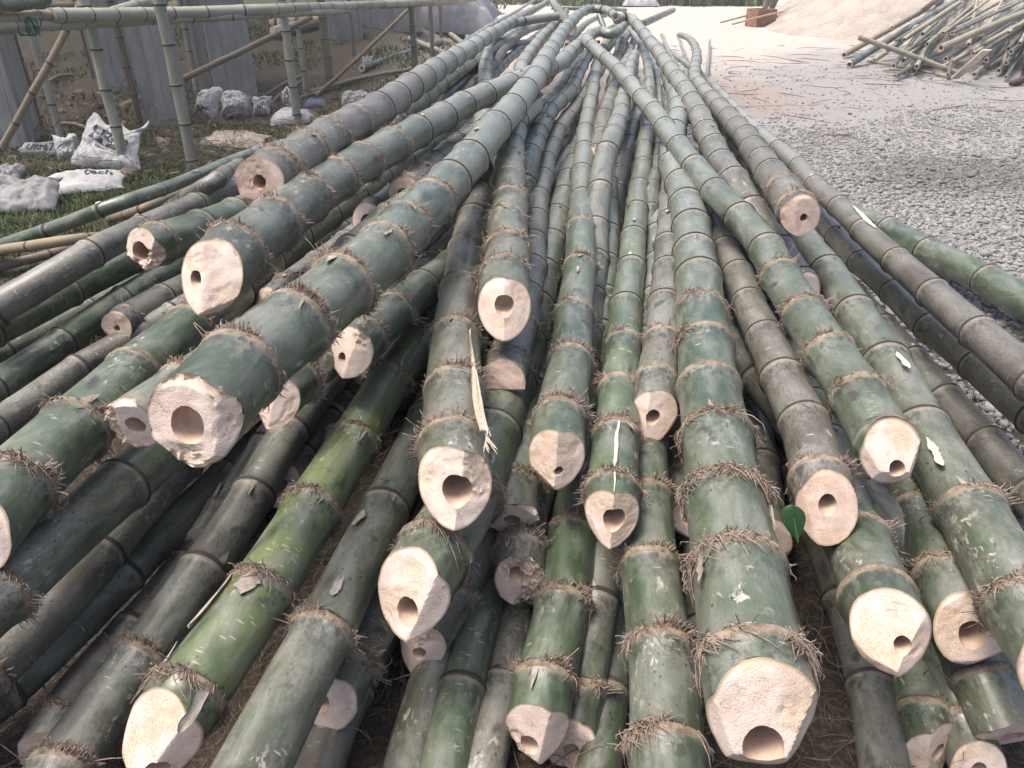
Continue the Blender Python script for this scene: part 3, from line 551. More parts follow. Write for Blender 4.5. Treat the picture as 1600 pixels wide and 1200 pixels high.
 'R8': (0.075, [[0.466,2.497,0.277],[0.511,2.731,0.316],[0.555,2.965,0.359],[0.597,3.197,0.421],[0.643,3.438,0.465],[0.694,3.685,0.469],[0.746,3.935,0.461],[0.794,4.189,0.459],[0.841,4.452,0.457],[0.889,4.718,0.454],[0.937,4.983,0.453],[0.982,5.243,0.453],[1.027,5.499,0.454],[1.07,5.753,0.456],[1.112,6.005,0.458],[1.152,6.256,0.461],[1.19,6.506,0.464],[1.225,6.757,0.467],[1.258,7.007,0.47],[1.292,7.257,0.474],[1.325,7.506,0.477],[1.357,7.755,0.481],[1.387,8.003,0.485],[1.413,8.252,0.489],[1.437,8.5,0.494],[1.461,8.748,0.498],[1.485,8.996,0.502]], None),
 'X1': (0.126, [[0.783,1.269,0.548],[0.802,1.511,0.549],[0.81,1.753,0.556],[0.819,1.995,0.565],[0.832,2.235,0.575],[0.846,2.474,0.585],[0.833,2.712,0.597],[0.803,2.947,0.609],[0.795,3.184,0.622],[0.782,3.424,0.634],[0.778,3.668,0.646],[0.776,3.918,0.658],[0.773,4.17,0.67],[0.763,4.422,0.683],[0.751,4.673,0.698],[0.737,4.922,0.714],[0.723,5.171,0.732],[0.703,5.42,0.751],[0.665,5.665,0.773],[0.623,5.908,0.798],[0.583,6.15,0.83],[0.563,6.27,0.847]], [0.049, 0.229, 0.428, 0.658, 0.917, 1.132, 1.431, 1.717, 2.033, 2.351, 2.704, 3.042, 3.374]),
 'X2': (0.14, [[1.025,2.443,0.397],[0.994,2.677,0.453],[0.947,2.897,0.537],[0.93,3.129,0.589],[0.944,3.369,0.597],[0.963,3.606,0.602],[0.985,3.841,0.613],[1.01,4.073,0.624],[1.035,4.302,0.635],[1.056,4.53,0.647],[1.071,4.759,0.66],[1.085,4.996,0.671],[1.1,5.245,0.681],[1.114,5.502,0.691],[1.127,5.766,0.7],[1.143,6.035,0.711],[1.159,6.306,0.722],[1.169,6.576,0.734],[1.17,6.843,0.748],[1.175,7.109,0.765],[1.178,7.373,0.783],[1.177,7.634,0.805],[1.169,7.894,0.832],[1.141,8.149,0.867],[1.002,8.081,0.854]], None),
 'X3': (0.13, [[0.973,2.482,0.67],[1.004,2.726,0.667],[1.034,2.97,0.662],[1.064,3.214,0.656],[1.098,3.458,0.65],[1.132,3.702,0.644],[1.163,3.945,0.638],[1.19,4.19,0.632],[1.214,4.435,0.626],[1.237,4.679,0.62],[1.261,4.924,0.615],[1.284,5.169,0.609],[1.308,5.414,0.603],[1.334,5.658,0.598],[1.362,5.903,0.593],[1.397,6.146,0.587],[1.441,6.388,0.582],[1.493,6.628,0.577],[1.547,6.868,0.572],[1.603,7.108,0.567],[1.661,7.347,0.562],[1.717,7.586,0.557],[1.77,7.826,0.552],[1.82,8.067,0.547],[1.868,8.308,0.542],[1.914,8.55,0.537],[1.958,8.791,0.533],[1.999,9.034,0.528],[2.037,9.277,0.523],[2.071,9.52,0.519],[2.102,9.765,0.514],[2.126,10.009,0.509],[2.132,10.255,0.505],[2.125,10.501,0.5]], None),
 'Y1': (0.12, [[1.219,1.91,0.12],[1.228,2.163,0.155],[1.237,2.414,0.196],[1.249,2.666,0.234],[1.265,2.92,0.25],[1.285,3.174,0.257],[1.306,3.428,0.268],[1.327,3.682,0.279],[1.346,3.936,0.29],[1.362,4.19,0.301],[1.377,4.445,0.313],[1.396,4.699,0.325],[1.416,4.952,0.338],[1.436,5.206,0.35],[1.444,5.446,0.353],[1.44,5.686,0.355],[1.427,5.926,0.356],[1.408,6.165,0.357],[1.397,6.285,0.358]], None),
 'Y2': (0.145, [[0.946,0.882,0.381],[0.978,1.127,0.38],[1.016,1.372,0.378],[1.054,1.619,0.377],[1.093,1.866,0.379],[1.13,2.113,0.383],[1.158,2.361,0.387],[1.182,2.61,0.391],[1.197,2.859,0.396],[1.219,3.108,0.402],[1.244,3.356,0.407],[1.268,3.604,0.413],[1.29,3.852,0.419],[1.311,4.1,0.425],[1.332,4.347,0.432],[1.353,4.595,0.438],[1.376,4.842,0.445],[1.4,5.089,0.452],[1.423,5.337,0.459],[1.446,5.584,0.466],[1.468,5.831,0.473],[1.489,6.078,0.481],[1.51,6.325,0.489],[1.531,6.572,0.497],[1.542,6.695,0.5]], None),
 'Y3': (0.115, [[1.478,1.563,0.101],[1.477,1.819,0.107],[1.485,2.075,0.112],[1.482,2.33,0.123],[1.482,2.586,0.135],[1.477,2.842,0.147],[1.474,3.098,0.16],[1.476,3.354,0.173],[1.481,3.609,0.186],[1.488,3.865,0.2],[1.496,4.121,0.214],[1.506,4.376,0.228],[1.516,4.632,0.243],[1.522,4.88,0.252],[1.516,5.119,0.254],[1.501,5.359,0.256],[1.481,5.598,0.258],[1.456,5.837,0.259]], None),
 'Z1': (0.115, [[1.547,1.791,0.258],[1.533,2.039,0.258],[1.532,2.286,0.258],[1.517,2.533,0.258],[1.523,2.781,0.257],[1.528,3.029,0.257],[1.533,3.277,0.256],[1.549,3.524,0.256],[1.577,3.77,0.255],[1.605,4.016,0.255],[1.631,4.263,0.255],[1.658,4.509,0.254],[1.685,4.755,0.254],[1.712,5.001,0.253],[1.738,5.248,0.253],[1.764,5.494,0.253],[1.789,5.741,0.252],[1.814,5.987,0.252],[1.839,6.234,0.251],[1.864,6.48,0.251],[1.888,6.727,0.25],[1.913,6.973,0.25]], None),
 'Z2': (0.11, [[1.406,1.67,0.438],[1.411,1.913,0.437],[1.417,2.156,0.435],[1.429,2.399,0.434],[1.438,2.642,0.433],[1.447,2.885,0.432],[1.47,3.127,0.429],[1.488,3.369,0.427],[1.502,3.612,0.424],[1.526,3.853,0.422],[1.555,4.095,0.419],[1.579,4.337,0.417],[1.59,4.579,0.415],[1.595,4.822,0.412],[1.604,5.065,0.41],[1.621,5.308,0.408],[1.643,5.55,0.405],[1.666,5.792,0.403],[1.688,6.034,0.401],[1.709,6.276,0.398],[1.73,6.518,0.396],[1.75,6.76,0.394],[1.77,7.002,0.392],[1.79,7.245,0.389],[1.807,7.487,0.387],[1.824,7.73,0.385],[1.838,7.972,0.383],[1.851,8.215,0.38],[1.862,8.458,0.378],[1.872,8.701,0.376],[1.881,8.944,0.374],[1.887,9.187,0.372],[1.893,9.429,0.369],[1.899,9.672,0.367],[1.905,9.915,0.365],[1.914,10.158,0.363],[1.923,10.401,0.361],[1.934,10.644,0.359],[1.945,10.887,0.356],[1.956,11.13,0.354],[1.967,11.373,0.352],[1.978,11.615,0.35]], None),
 'Z3': (0.15, [[2.224,2.753,0.149],[2.18,3.004,0.144],[2.156,3.258,0.139],[2.117,3.51,0.13],[2.081,3.763,0.122],[2.055,4.016,0.113],[1.985,4.262,0.105],[1.913,4.506,0.097],[1.889,4.76,0.088],[1.875,5.015,0.08]], None),
 'Lf': (0.115, [[-1.846,2.353,0.338],[-1.666,2.502,0.42],[-1.572,2.707,0.46],[-1.563,2.967,0.439],[-1.529,3.223,0.423],[-1.488,3.478,0.408],[-1.448,3.733,0.394],[-1.411,3.989,0.381],[-1.346,4.239,0.368],[-1.29,4.49,0.355],[-1.249,4.745,0.343],[-1.211,5.001,0.331],[-1.173,5.259,0.318],[-1.128,5.506,0.31],[-1.057,5.737,0.307],[-0.968,5.961,0.304],[-0.866,6.178,0.303],[-0.754,6.39,0.302]], None),
 'Le': (0.125, [[-1.894,2.349,0.261],[-1.81,2.592,0.264],[-1.75,2.84,0.266],[-1.671,3.082,0.268],[-1.613,3.33,0.269],[-1.569,3.582,0.269],[-1.527,3.834,0.269],[-1.465,4.082,0.268],[-1.398,4.33,0.267],[-1.324,4.559,0.267],[-1.237,4.783,0.267],[-1.141,5.003,0.268],[-1.039,5.218,0.269],[-0.932,5.432,0.27],[-0.823,5.644,0.271],[-0.712,5.856,0.271],[-0.599,6.067,0.271],[-0.485,6.279,0.272]], None),
 'Ld': (0.1, [[-2.002,2.471,0.106],[-1.895,2.718,0.107],[-1.811,2.973,0.109],[-1.738,3.231,0.112],[-1.705,3.498,0.115],[-1.663,3.763,0.117],[-1.619,4.029,0.12],[-1.562,4.262,0.121],[-1.488,4.49,0.121],[-1.4,4.713,0.121],[-1.303,4.933,0.121],[-1.2,5.149,0.122],[-1.093,5.364,0.122],[-0.981,5.577,0.122],[-0.868,5.788,0.122],[-0.753,5.999,0.122]], None),
 'Lc': (0.115, [[-1.828,2.165,0.126],[-1.766,2.419,0.131],[-1.712,2.675,0.146],[-1.654,2.929,0.162],[-1.57,3.175,0.179],[-1.477,3.418,0.196],[-1.383,3.66,0.214],[-1.284,3.901,0.232],[-1.191,4.121,0.235],[-1.095,4.341,0.237],[-0.997,4.561,0.238],[-0.897,4.78,0.239],[-0.795,4.999,0.239],[-0.692,5.216,0.24],[-0.589,5.433,0.24],[-0.485,5.649,0.24],[-0.38,5.865,0.24]], None),
 'Lb': (0.105, [[-1.667,1.882,0.135],[-1.626,2.143,0.125],[-1.549,2.39,0.146],[-1.412,2.61,0.178],[-1.284,2.837,0.212],[-1.168,3.077,0.25],[-1.054,3.322,0.293],[-0.955,3.547,0.297],[-0.859,3.773,0.3],[-0.766,3.999,0.302],[-0.673,4.225,0.303],[-0.581,4.451,0.303],[-0.491,4.676,0.303],[-0.4,4.9,0.303],[-0.31,5.124,0.303],[-0.22,5.346,0.303]], None),
 'Lj': (0.085, [[-1.678,1.906,0.038],[-1.622,2.098,0.037],[-1.57,2.311,0.042],[-1.491,2.507,0.055],[-1.394,2.712,0.067],[-1.286,2.93,0.075],[-1.181,3.145,0.083],[-1.08,3.36,0.09],[-0.983,3.578,0.095],[-0.887,3.797,0.099],[-0.793,4.017,0.102],[-0.701,4.238,0.104],[-0.61,4.46,0.105],[-0.564,4.571,0.106]], None),
 'La': (0.15, [[-0.97,1.033,0.539],[-0.967,1.283,0.535],[-0.954,1.532,0.528],[-0.936,1.781,0.52],[-0.9,2.028,0.513],[-0.883,2.277,0.505],[-0.865,2.525,0.498],[-0.83,2.773,0.491],[-0.791,3.019,0.483],[-0.749,3.265,0.477],[-0.706,3.511,0.47],[-0.66,3.756,0.463],[-0.613,4.001,0.456],[-0.566,4.246,0.45],[-0.514,4.48,0.448],[-0.453,4.713,0.447],[-0.387,4.943,0.446],[-0.317,5.173,0.446],[-0.281,5.287,0.446]], None),
 'Lg': (0.13, [[-1.124,2.191,0.657],[-1.079,2.447,0.625],[-1.04,2.703,0.594],[-1.015,2.961,0.565],[-0.991,3.219,0.538],[-0.963,3.476,0.512],[-0.933,3.732,0.486],[-0.903,3.987,0.461],[-0.861,4.218,0.456],[-0.805,4.445,0.453],[-0.739,4.669,0.451],[-0.666,4.889,0.45],[-0.588,5.111,0.449],[-0.507,5.336,0.447],[-0.423,5.563,0.445],[-0.337,5.788,0.444],[-0.249,6.011,0.443]], None),
 'Lh': (0.115, [[-1.466,2.53,0.233],[-1.447,2.769,0.216],[-1.403,3.002,0.195],[-1.379,3.237,0.173],[-1.353,3.473,0.161],[-1.307,3.706,0.159],[-1.245,3.936,0.158],[-1.173,4.163,0.158],[-1.094,4.387,0.158],[-1.009,4.609,0.159],[-0.921,4.83,0.16],[-0.83,5.051,0.161],[-0.738,5.272,0.161],[-0.692,5.383,0.161]], None),
 'Li': (0.11, [[-1.559,2.47,0.066],[-1.442,2.62,0.097],[-1.339,2.785,0.131],[-1.238,2.95,0.171],[-1.12,3.132,0.201],[-0.998,3.34,0.214],[-0.885,3.551,0.223],[-0.778,3.766,0.23],[-0.677,3.984,0.235],[-0.58,4.203,0.239],[-0.486,4.423,0.242],[-0.394,4.645,0.244],[-0.303,4.867,0.245],[-0.258,4.978,0.246]], None),
 'Tk': (0.12, [[-0.79,1.314,0.593],[-0.699,1.544,0.602],[-0.621,1.78,0.615],[-0.542,2.014,0.632],[-0.464,2.245,0.653],[-0.386,2.474,0.677],[-0.319,2.68,0.683],[-0.257,2.888,0.687],[-0.198,3.094,0.691],[-0.141,3.296,0.695],[-0.086,3.496,0.698],[-0.033,3.7,0.701],[0.02,3.915,0.7],[0.072,4.141,0.698],[0.124,4.372,0.695]], None),
 'Lk': (0.115, [[-0.559,1.491,0.534],[-0.502,1.739,0.513],[-0.444,1.984,0.49],[-0.382,2.225,0.471],[-0.322,2.461,0.454],[-0.274,2.698,0.438],[-0.228,2.925,0.429],[-0.183,3.147,0.425],[-0.138,3.374,0.42],[-0.091,3.602,0.416],[-0.044,3.83,0.413],[0.004,4.061,0.41],[0.052,4.294,0.406],[0.101,4.529,0.403],[0.151,4.763,0.4],[0.175,4.88,0.399]], None),
 'Lm': (0.12, [[-0.413,1.696,0.561],[-0.358,1.956,0.538],[-0.293,2.215,0.511],[-0.223,2.472,0.486],[-0.168,2.726,0.465],[-0.125,2.977,0.446],[-0.084,3.226,0.428],[-0.045,3.446,0.426],[-0.005,3.668,0.424],[0.037,3.893,0.421],[0.08,4.121,0.419],[0.123,4.351,0.417],[0.168,4.583,0.414],[0.213,4.817,0.412],[0.258,5.052,0.409],[0.304,5.287,0.407]], None),
 'Ln': (0.11, [[-0.578,2.071,0.129],[-0.467,2.258,0.169],[-0.368,2.455,0.211],[-0.288,2.658,0.264],[-0.208,2.879,0.304],[-0.129,3.118,0.323],[-0.057,3.352,0.34],[0.008,3.584,0.353],[0.068,3.816,0.365],[0.125,4.049,0.374],[0.179,4.282,0.381],[0.232,4.515,0.387],[0.283,4.75,0.392],[0.308,4.867,0.394]], None),
 'Lo': (0.11, [[-0.478,2.145,0.216],[-0.418,2.272,0.247],[-0.355,2.403,0.278],[-0.293,2.537,0.313],[-0.212,2.715,0.339],[-0.121,2.943,0.35],[-0.04,3.173,0.359],[0.031,3.404,0.365],[0.097,3.638,0.369],[0.158,3.875,0.371],[0.216,4.114,0.371],[0.272,4.355,0.371],[0.326,4.594,0.372],[0.352,4.712,0.372]], None),
 'Lp': (0.12, [[-0.389,2.712,0.679],[-0.366,2.968,0.662],[-0.337,3.224,0.646],[-0.296,3.482,0.629],[-0.26,3.743,0.611],[-0.227,4.004,0.594],[-0.192,4.258,0.579],[-0.156,4.502,0.566],[-0.121,4.733,0.555],[-0.086,4.958,0.546],[-0.051,5.182,0.537],[-0.017,5.408,0.526],[0.019,5.628,0.522],[0.063,5.841,0.523],[0.114,6.054,0.525],[0.171,6.269,0.527],[0.231,6.487,0.528],[0.293,6.71,0.529],[0.325,6.824,0.529]], None),
 'Lq': (0.115, [[-0.528,2.673,0.596],[-0.485,2.938,0.582],[-0.447,3.204,0.569],[-0.412,3.471,0.555],[-0.378,3.738,0.542],[-0.345,4.007,0.529],[-0.309,4.275,0.516],[-0.273,4.544,0.503],[-0.236,4.813,0.49],[-0.195,5.054,0.487],[-0.144,5.294,0.485],[-0.088,5.534,0.483],[-0.026,5.773,0.481],[0.039,6.013,0.48],[0.106,6.252,0.478],[0.175,6.49,0.477],[0.246,6.725,0.477],[0.317,6.956,0.477]], None),
 'Lr': (0.115, [[-0.782,2.214,0.455],[-0.729,2.473,0.451],[-0.667,2.73,0.447],[-0.616,2.99,0.443],[-0.565,3.249,0.438],[-0.513,3.509,0.434],[-0.461,3.768,0.43],[-0.41,4.027,0.427],[-0.358,4.286,0.423],[-0.306,4.52,0.422],[-0.249,4.753,0.421],[-0.187,4.985,0.42],[-0.123,5.217,0.42],[-0.057,5.448,0.42],[0.01,5.678,0.419],[0.079,5.909,0.419],[0.148,6.138,0.419],[0.218,6.368,0.419]], None),
 'G1': (0.135, [[-0.596,0.793,0.3],[-0.526,1.051,0.315],[-0.469,1.31,0.328],[-0.423,1.57,0.34],[-0.374,1.83,0.35],[-0.316,2.09,0.358],[-0.27,2.352,0.366],[-0.23,2.621,0.371],[-0.192,2.889,0.372],[-0.152,3.154,0.367],[-0.11,3.423,0.362],[-0.065,3.69,0.357],[-0.019,3.952,0.355],[0.029,4.206,0.355],[0.076,4.455,0.356],[0.125,4.701,0.357],[0.173,4.942,0.359],[0.197,5.062,0.361]], [0.095, 0.336, 0.589, 0.851, 1.155]),
 'G2': (0.122, [[-0.43,0.594,0.32],[-0.396,0.849,0.314],[-0.352,1.102,0.308],[-0.308,1.356,0.301],[-0.269,1.61,0.294],[-0.237,1.865,0.288],[-0.206,2.12,0.283],[-0.177,2.375,0.278],[-0.149,2.619,0.275],[-0.117,2.852,0.275],[-0.082,3.082,0.275],[-0.045,3.314,0.275],[-0.006,3.55,0.274],[0.034,3.788,0.272],[0.076,4.026,0.27],[0.118,4.264,0.269],[0.16,4.501,0.268],[0.182,4.619,0.268]], None),
 'G3': (0.115, [[-0.364,0.984,0.146],[-0.308,1.185,0.156],[-0.239,1.383,0.168],[-0.178,1.587,0.181],[-0.12,1.81,0.188],[-0.063,2.05,0.189],[-0.011,2.293,0.189],[0.037,2.537,0.188],[0.084,2.782,0.188],[0.128,3.025,0.188],[0.17,3.266,0.189],[0.212,3.503,0.191],[0.252,3.74,0.193],[0.272,3.858,0.194]], None),
 'G3b': (0.105, [[-0.395,0.748,0.047],[-0.385,0.876,0.046],[-0.373,1.006,0.046],[-0.34,1.132,0.06],[-0.289,1.311,0.073],[-0.228,1.543,0.081],[-0.173,1.777,0.088],[-0.121,2.011,0.093],[-0.073,2.245,0.096],[-0.026,2.481,0.099],[0.019,2.716,0.101],[0.063,2.952,0.102],[0.106,3.188,0.103],[0.127,3.306,0.104]], None),
 'G4': (0.153, [[-0.195,1.046,0.381],[-0.122,1.286,0.37],[-0.067,1.534,0.364],[-0.02,1.787,0.361],[0.023,2.04,0.36],[0.059,2.294,0.361],[0.094,2.547,0.364],[0.128,2.799,0.368],[0.162,3.051,0.373],[0.193,3.278,0.373],[0.225,3.508,0.372],[0.258,3.738,0.371],[0.291,3.967,0.37],[0.323,4.195,0.37],[0.357,4.424,0.369],[0.39,4.656,0.367],[0.424,4.89,0.365],[0.458,5.125,0.363]], None),
 'G5': (0.12, [[-0.209,1.136,0.126],[-0.142,1.262,0.148],[-0.09,1.401,0.168],[-0.041,1.544,0.188],[0.022,1.741,0.203],[0.091,1.988,0.209],[0.15,2.235,0.216],[0.203,2.481,0.222],[0.251,2.727,0.227],[0.295,2.973,0.23],[0.336,3.219,0.233],[0.375,3.462,0.237],[0.412,3.703,0.24],[0.431,3.823,0.242]], None),
 'G6': (0.115, [[0.017,1.254,0.208],[0.031,1.448,0.222],[0.062,1.634,0.239],[0.097,1.814,0.256],[0.134,2.013,0.271],[0.172,2.233,0.284],[0.207,2.453,0.295],[0.24,2.673,0.303],[0.272,2.895,0.309],[0.303,3.119,0.314],[0.333,3.347,0.317],[0.364,3.579,0.318],[0.394,3.814,0.318],[0.41,3.933,0.318]], None),
 'G7': (0.125, [[0.044,0.918,0.139],[0.106,1.197,0.172],[0.16,1.48,0.207],[0.21,1.767,0.238],[0.258,2.052,0.27],[0.303,2.328,0.308],[0.337,2.558,0.327],[0.367,2.772,0.348],[0.393,2.976,0.369],[0.416,3.176,0.388],[0.44,3.377,0.403],[0.463,3.587,0.414],[0.488,3.81,0.419],[0.513,4.045,0.421],[0.539,4.283,0.421]], [0.119, 0.311, 0.522, 0.728]),
 'G7b': (0.105, [[0.12,0.954,0.047],[0.147,1.053,0.075],[0.17,1.156,0.103],[0.193,1.258,0.136],[0.229,1.431,0.168],[0.274,1.676,0.19],[0.314,1.92,0.207],[0.35,2.165,0.22],[0.382,2.41,0.23],[0.413,2.656,0.236],[0.443,2.902,0.242],[0.471,3.145,0.246],[0.497,3.385,0.251],[0.511,3.505,0.253]], None),
 'G8': (0.13, [[0.24,0.619,0.272],[0.273,0.875,0.283],[0.291,1.132,0.296],[0.315,1.389,0.313],[0.35,1.644,0.33],[0.393,1.897,0.347],[0.443,2.149,0.364],[0.497,2.399,0.382],[0.547,2.64,0.394],[0.587,2.874,0.399],[0.619,3.107,0.404],[0.648,3.342,0.407],[0.673,3.579,0.408],[0.697,3.819,0.409],[0.718,4.057,0.41],[0.738,4.292,0.412],[0.757,4.528,0.413],[0.766,4.646,0.413]], [0.179, 0.381, 0.588, 0.801, 1.028]),
 'R9': (0.115, [[0.357,1.602,0.432],[0.41,1.847,0.45],[0.465,2.093,0.456],[0.515,2.339,0.462],[0.564,2.587,0.467],[0.613,2.839,0.472],[0.662,3.095,0.476],[0.711,3.352,0.48],[0.76,3.608,0.485],[0.808,3.861,0.491],[0.855,4.11,0.499],[0.89,4.344,0.501],[0.918,4.58,0.503],[0.94,4.822,0.503],[0.958,5.07,0.502],[0.974,5.322,0.5],[0.987,5.572,0.499],[0.998,5.818,0.498],[1.002,5.94,0.499]], None),
 'R10': (0.165, [[0.367,0.701,0.481],[0.395,0.945,0.482],[0.428,1.189,0.488],[0.462,1.432,0.494],[0.5,1.675,0.501],[0.538,1.917,0.509],[0.58,2.158,0.517],[0.62,2.399,0.525],[0.657,2.64,0.534],[0.691,2.881,0.544],[0.721,3.123,0.553],[0.74,3.366,0.562],[0.763,3.61,0.572],[0.802,3.853,0.581],[0.853,4.101,0.589],[0.911,4.358,0.596],[0.976,4.625,0.602],[1.03,4.899,0.608],[1.069,5.173,0.615],[1.102,5.442,0.625],[1.13,5.703,0.636],[1.154,5.956,0.649]], [0.102, 0.314, 0.51, 0.723, 0.93, 1.146, 1.354, 1.601, 1.83]),
 'R11': (0.08, [[0.777,3.689,0.56],[0.819,3.931,0.557],[0.859,4.166,0.555],[0.897,4.395,0.553],[0.935,4.618,0.552],[0.972,4.836,0.55],[1.008,5.05,0.548],[1.044,5.262,0.545],[1.081,5.477,0.54],[1.119,5.695,0.533],[1.158,5.916,0.522],[1.196,6.14,0.51],[1.234,6.367,0.499],[1.27,6.598,0.488],[1.305,6.832,0.477],[1.34,7.068,0.466],[1.374,7.307,0.455],[1.409,7.548,0.443],[1.445,7.791,0.431]], None),
 'R12': (0.105, [[0.44,1.498,0.2],[0.465,1.762,0.222],[0.501,2.027,0.262],[0.553,2.295,0.307],[0.609,2.565,0.364],[0.659,2.827,0.399],[0.699,3.079,0.404],[0.732,3.331,0.407],[0.759,3.58,0.41],[0.781,3.824,0.412],[0.8,4.064,0.415],[0.817,4.298,0.418],[0.831,4.529,0.421],[0.844,4.761,0.423],[0.851,4.879,0.424]], None),
 'R13': (0.09, [[0.447,1.178,0.04],[0.468,1.335,0.062],[0.486,1.478,0.104],[0.503,1.62,0.157],[0.523,1.818,0.203],[0.545,2.072,0.229],[0.564,2.322,0.25],[0.581,2.567,0.268],[0.598,2.811,0.283],[0.614,3.055,0.293],[0.631,3.3,0.3],[0.647,3.544,0.306],[0.663,3.785,0.312],[0.67,3.906,0.314]], None),
 'S1': (0.118, [[0.628,1.178,0.483],[0.678,1.425,0.478],[0.707,1.676,0.472],[0.731,1.926,0.465],[0.759,2.176,0.458],[0.786,2.426,0.452],[0.811,2.675,0.445],[0.839,2.925,0.439],[0.868,3.175,0.433],[0.899,3.426,0.427],[0.932,3.678,0.42],[0.967,3.929,0.414],[0.998,4.174,0.41],[1.019,4.412,0.408],[1.033,4.651,0.407],[1.043,4.888,0.407],[1.049,5.126,0.406],[1.053,5.363,0.406],[1.054,5.482,0.406]], None),
 'S2': (0.105, [[0.657,1.456,0.141],[0.715,1.718,0.124],[0.764,1.982,0.149],[0.793,2.25,0.191],[0.807,2.524,0.236],[0.823,2.804,0.291],[0.831,3.083,0.362],[0.838,3.348,0.371],[0.846,3.613,0.377],[0.854,3.879,0.379],[0.863,4.144,0.38],[0.87,4.407,0.381],[0.876,4.662,0.382],[0.881,4.908,0.385],[0.884,5.148,0.388],[0.888,5.388,0.391]], None),
 'S3': (0.132, [[0.653,0.908,0.432],[0.711,1.161,0.383],[0.771,1.413,0.332],[0.845,1.667,0.284],[0.915,1.931,0.235],[0.977,2.189,0.198],[1.022,2.437,0.177],[1.055,2.686,0.161],[1.079,2.934,0.148],[1.096,3.181,0.138],[1.108,3.426,0.13],[1.116,3.67,0.125],[1.121,3.912,0.12],[1.124,4.152,0.117],[1.125,4.272,0.116]], None),
 'S3b': (0.075, [[0.952,1.61,0.117],[0.987,1.893,0.114],[1.028,2.176,0.11],[1.073,2.458,0.104],[1.112,2.74,0.099],[1.141,3.002,0.096],[1.158,3.242,0.095],[1.168,3.483,0.094],[1.174,3.724,0.094],[1.176,3.965,0.093],[1.175,4.206,0.093],[1.172,4.447,0.093],[1.168,4.687,0.093],[1.163,4.927,0.093],[1.16,5.047,0.093]], None),
 'S4': (0.14, [[0.916,1.059,0.271],[0.966,1.327,0.267],[0.996,1.604,0.266],[1.031,1.884,0.268],[1.061,2.147,0.267],[1.081,2.391,0.263],[1.095,2.636,0.259],[1.104,2.881,0.255],[1.109,3.125,0.253],[1.111,3.368,0.251],[1.112,3.61,0.249],[1.111,3.851,0.248],[1.108,4.092,0.247],[1.107,4.212,0.246]], None),
 'S5': (0.115, [[0.841,0.934,0.052],[0.879,1.094,0.051],[0.905,1.269,0.07],[0.901,1.437,0.106],[0.885,1.65,0.136],[0.868,1.911,0.15],[0.856,2.17,0.162],[0.847,2.426,0.172],[0.84,2.676,0.182],[0.834,2.92,0.192],[0.829,3.16,0.202],[0.825,3.397,0.21],[0.823,3.635,0.217],[0.823,3.755,0.22]], None),
 'S6': (0.105, [[0.919,0.906,0.047],[0.942,1.02,0.061],[0.941,1.13,0.096],[0.932,1.235,0.135],[0.916,1.399,0.17],[0.902,1.627,0.191],[0.892,1.855,0.207],[0.885,2.081,0.219],[0.878,2.306,0.229],[0.874,2.533,0.236],[0.872,2.762,0.24],[0.871,2.992,0.243],[0.871,3.226,0.244],[0.872,3.344,0.243]], None),
 'S7': (0.13, [[0.976,0.939,0.109],[0.982,1.058,0.132],[0.965,1.171,0.175],[0.942,1.286,0.218],[0.886,1.466,0.258],[0.817,1.718,0.286],[0.764,1.971,0.309],[0.726,2.227,0.327],[0.699,2.485,0.339],[0.68,2.744,0.348],[0.666,3.002,0.355],[0.656,3.254,0.362],[0.649,3.502,0.369],[0.646,3.624,0.372]], None),
 'S8': (0.1, [[0.691,0.744,0.045],[0.751,0.957,0.044],[0.801,1.18,0.044],[0.827,1.405,0.056],[0.842,1.64,0.064],[0.855,1.882,0.068],[0.865,2.121,0.073],[0.873,2.361,0.076],[0.88,2.601,0.079],[0.886,2.841,0.081],[0.892,3.081,0.082],[0.897,3.322,0.083],[0.902,3.562,0.084],[0.904,3.683,0.084]], None),
 'Pa': (0.13, [[-0.987,0.881,0.415],[-0.941,1.141,0.4],[-0.896,1.402,0.376],[-0.845,1.661,0.354],[-0.795,1.92,0.333],[-0.751,2.166,0.321],[-0.704,2.397,0.317],[-0.653,2.628,0.314],[-0.599,2.86,0.311],[-0.544,3.093,0.308],[-0.487,3.326,0.306],[-0.428,3.56,0.303],[-0.368,3.793,0.302],[-0.308,4.026,0.3],[-0.278,4.141,0.3]], None),
 'Pb': (0.115, [[-1.079,0.895,0.201],[-1.01,1.173,0.201],[-0.966,1.459,0.206],[-0.905,1.746,0.211],[-0.824,2.029,0.217],[-0.748,2.289,0.22],[-0.681,2.526,0.219],[-0.615,2.761,0.219],[-0.548,2.995,0.219],[-0.483,3.228,0.22],[-0.417,3.459,0.221],[-0.352,3.69,0.221],[-0.288,3.921,0.222],[-0.223,4.152,0.223],[-0.191,4.268,0.223]], None),
 'Pc': (0.105, [[-1.124,0.904,0.101],[-1.014,1.174,0.11],[-0.935,1.448,0.117],[-0.848,1.716,0.121],[-0.772,1.985,0.123],[-0.703,2.255,0.124],[-0.644,2.506,0.125],[-0.587,2.736,0.128],[-0.529,2.967,0.13],[-0.471,3.197,0.132],[-0.411,3.428,0.133],[-0.351,3.659,0.134],[-0.291,3.891,0.135],[-0.231,4.122,0.136],[-0.17,4.354,0.136],[-0.14,4.471,0.137]], None),
 'Pd': (0.12, [[-0.85,0.708,0.123],[-0.82,0.976,0.13],[-0.757,1.236,0.154],[-0.702,1.499,0.186],[-0.661,1.765,0.22],[-0.604,2.028,0.258],[-0.529,2.269,0.282],[-0.465,2.497,0.288],[-0.404,2.724,0.293],[-0.345,2.952,0.296],[-0.286,3.18,0.299],[-0.229,3.409,0.3],[-0.172,3.64,0.301],[-0.116,3.873,0.301],[-0.059,4.107,0.3],[-0.031,4.224,0.299]], None),
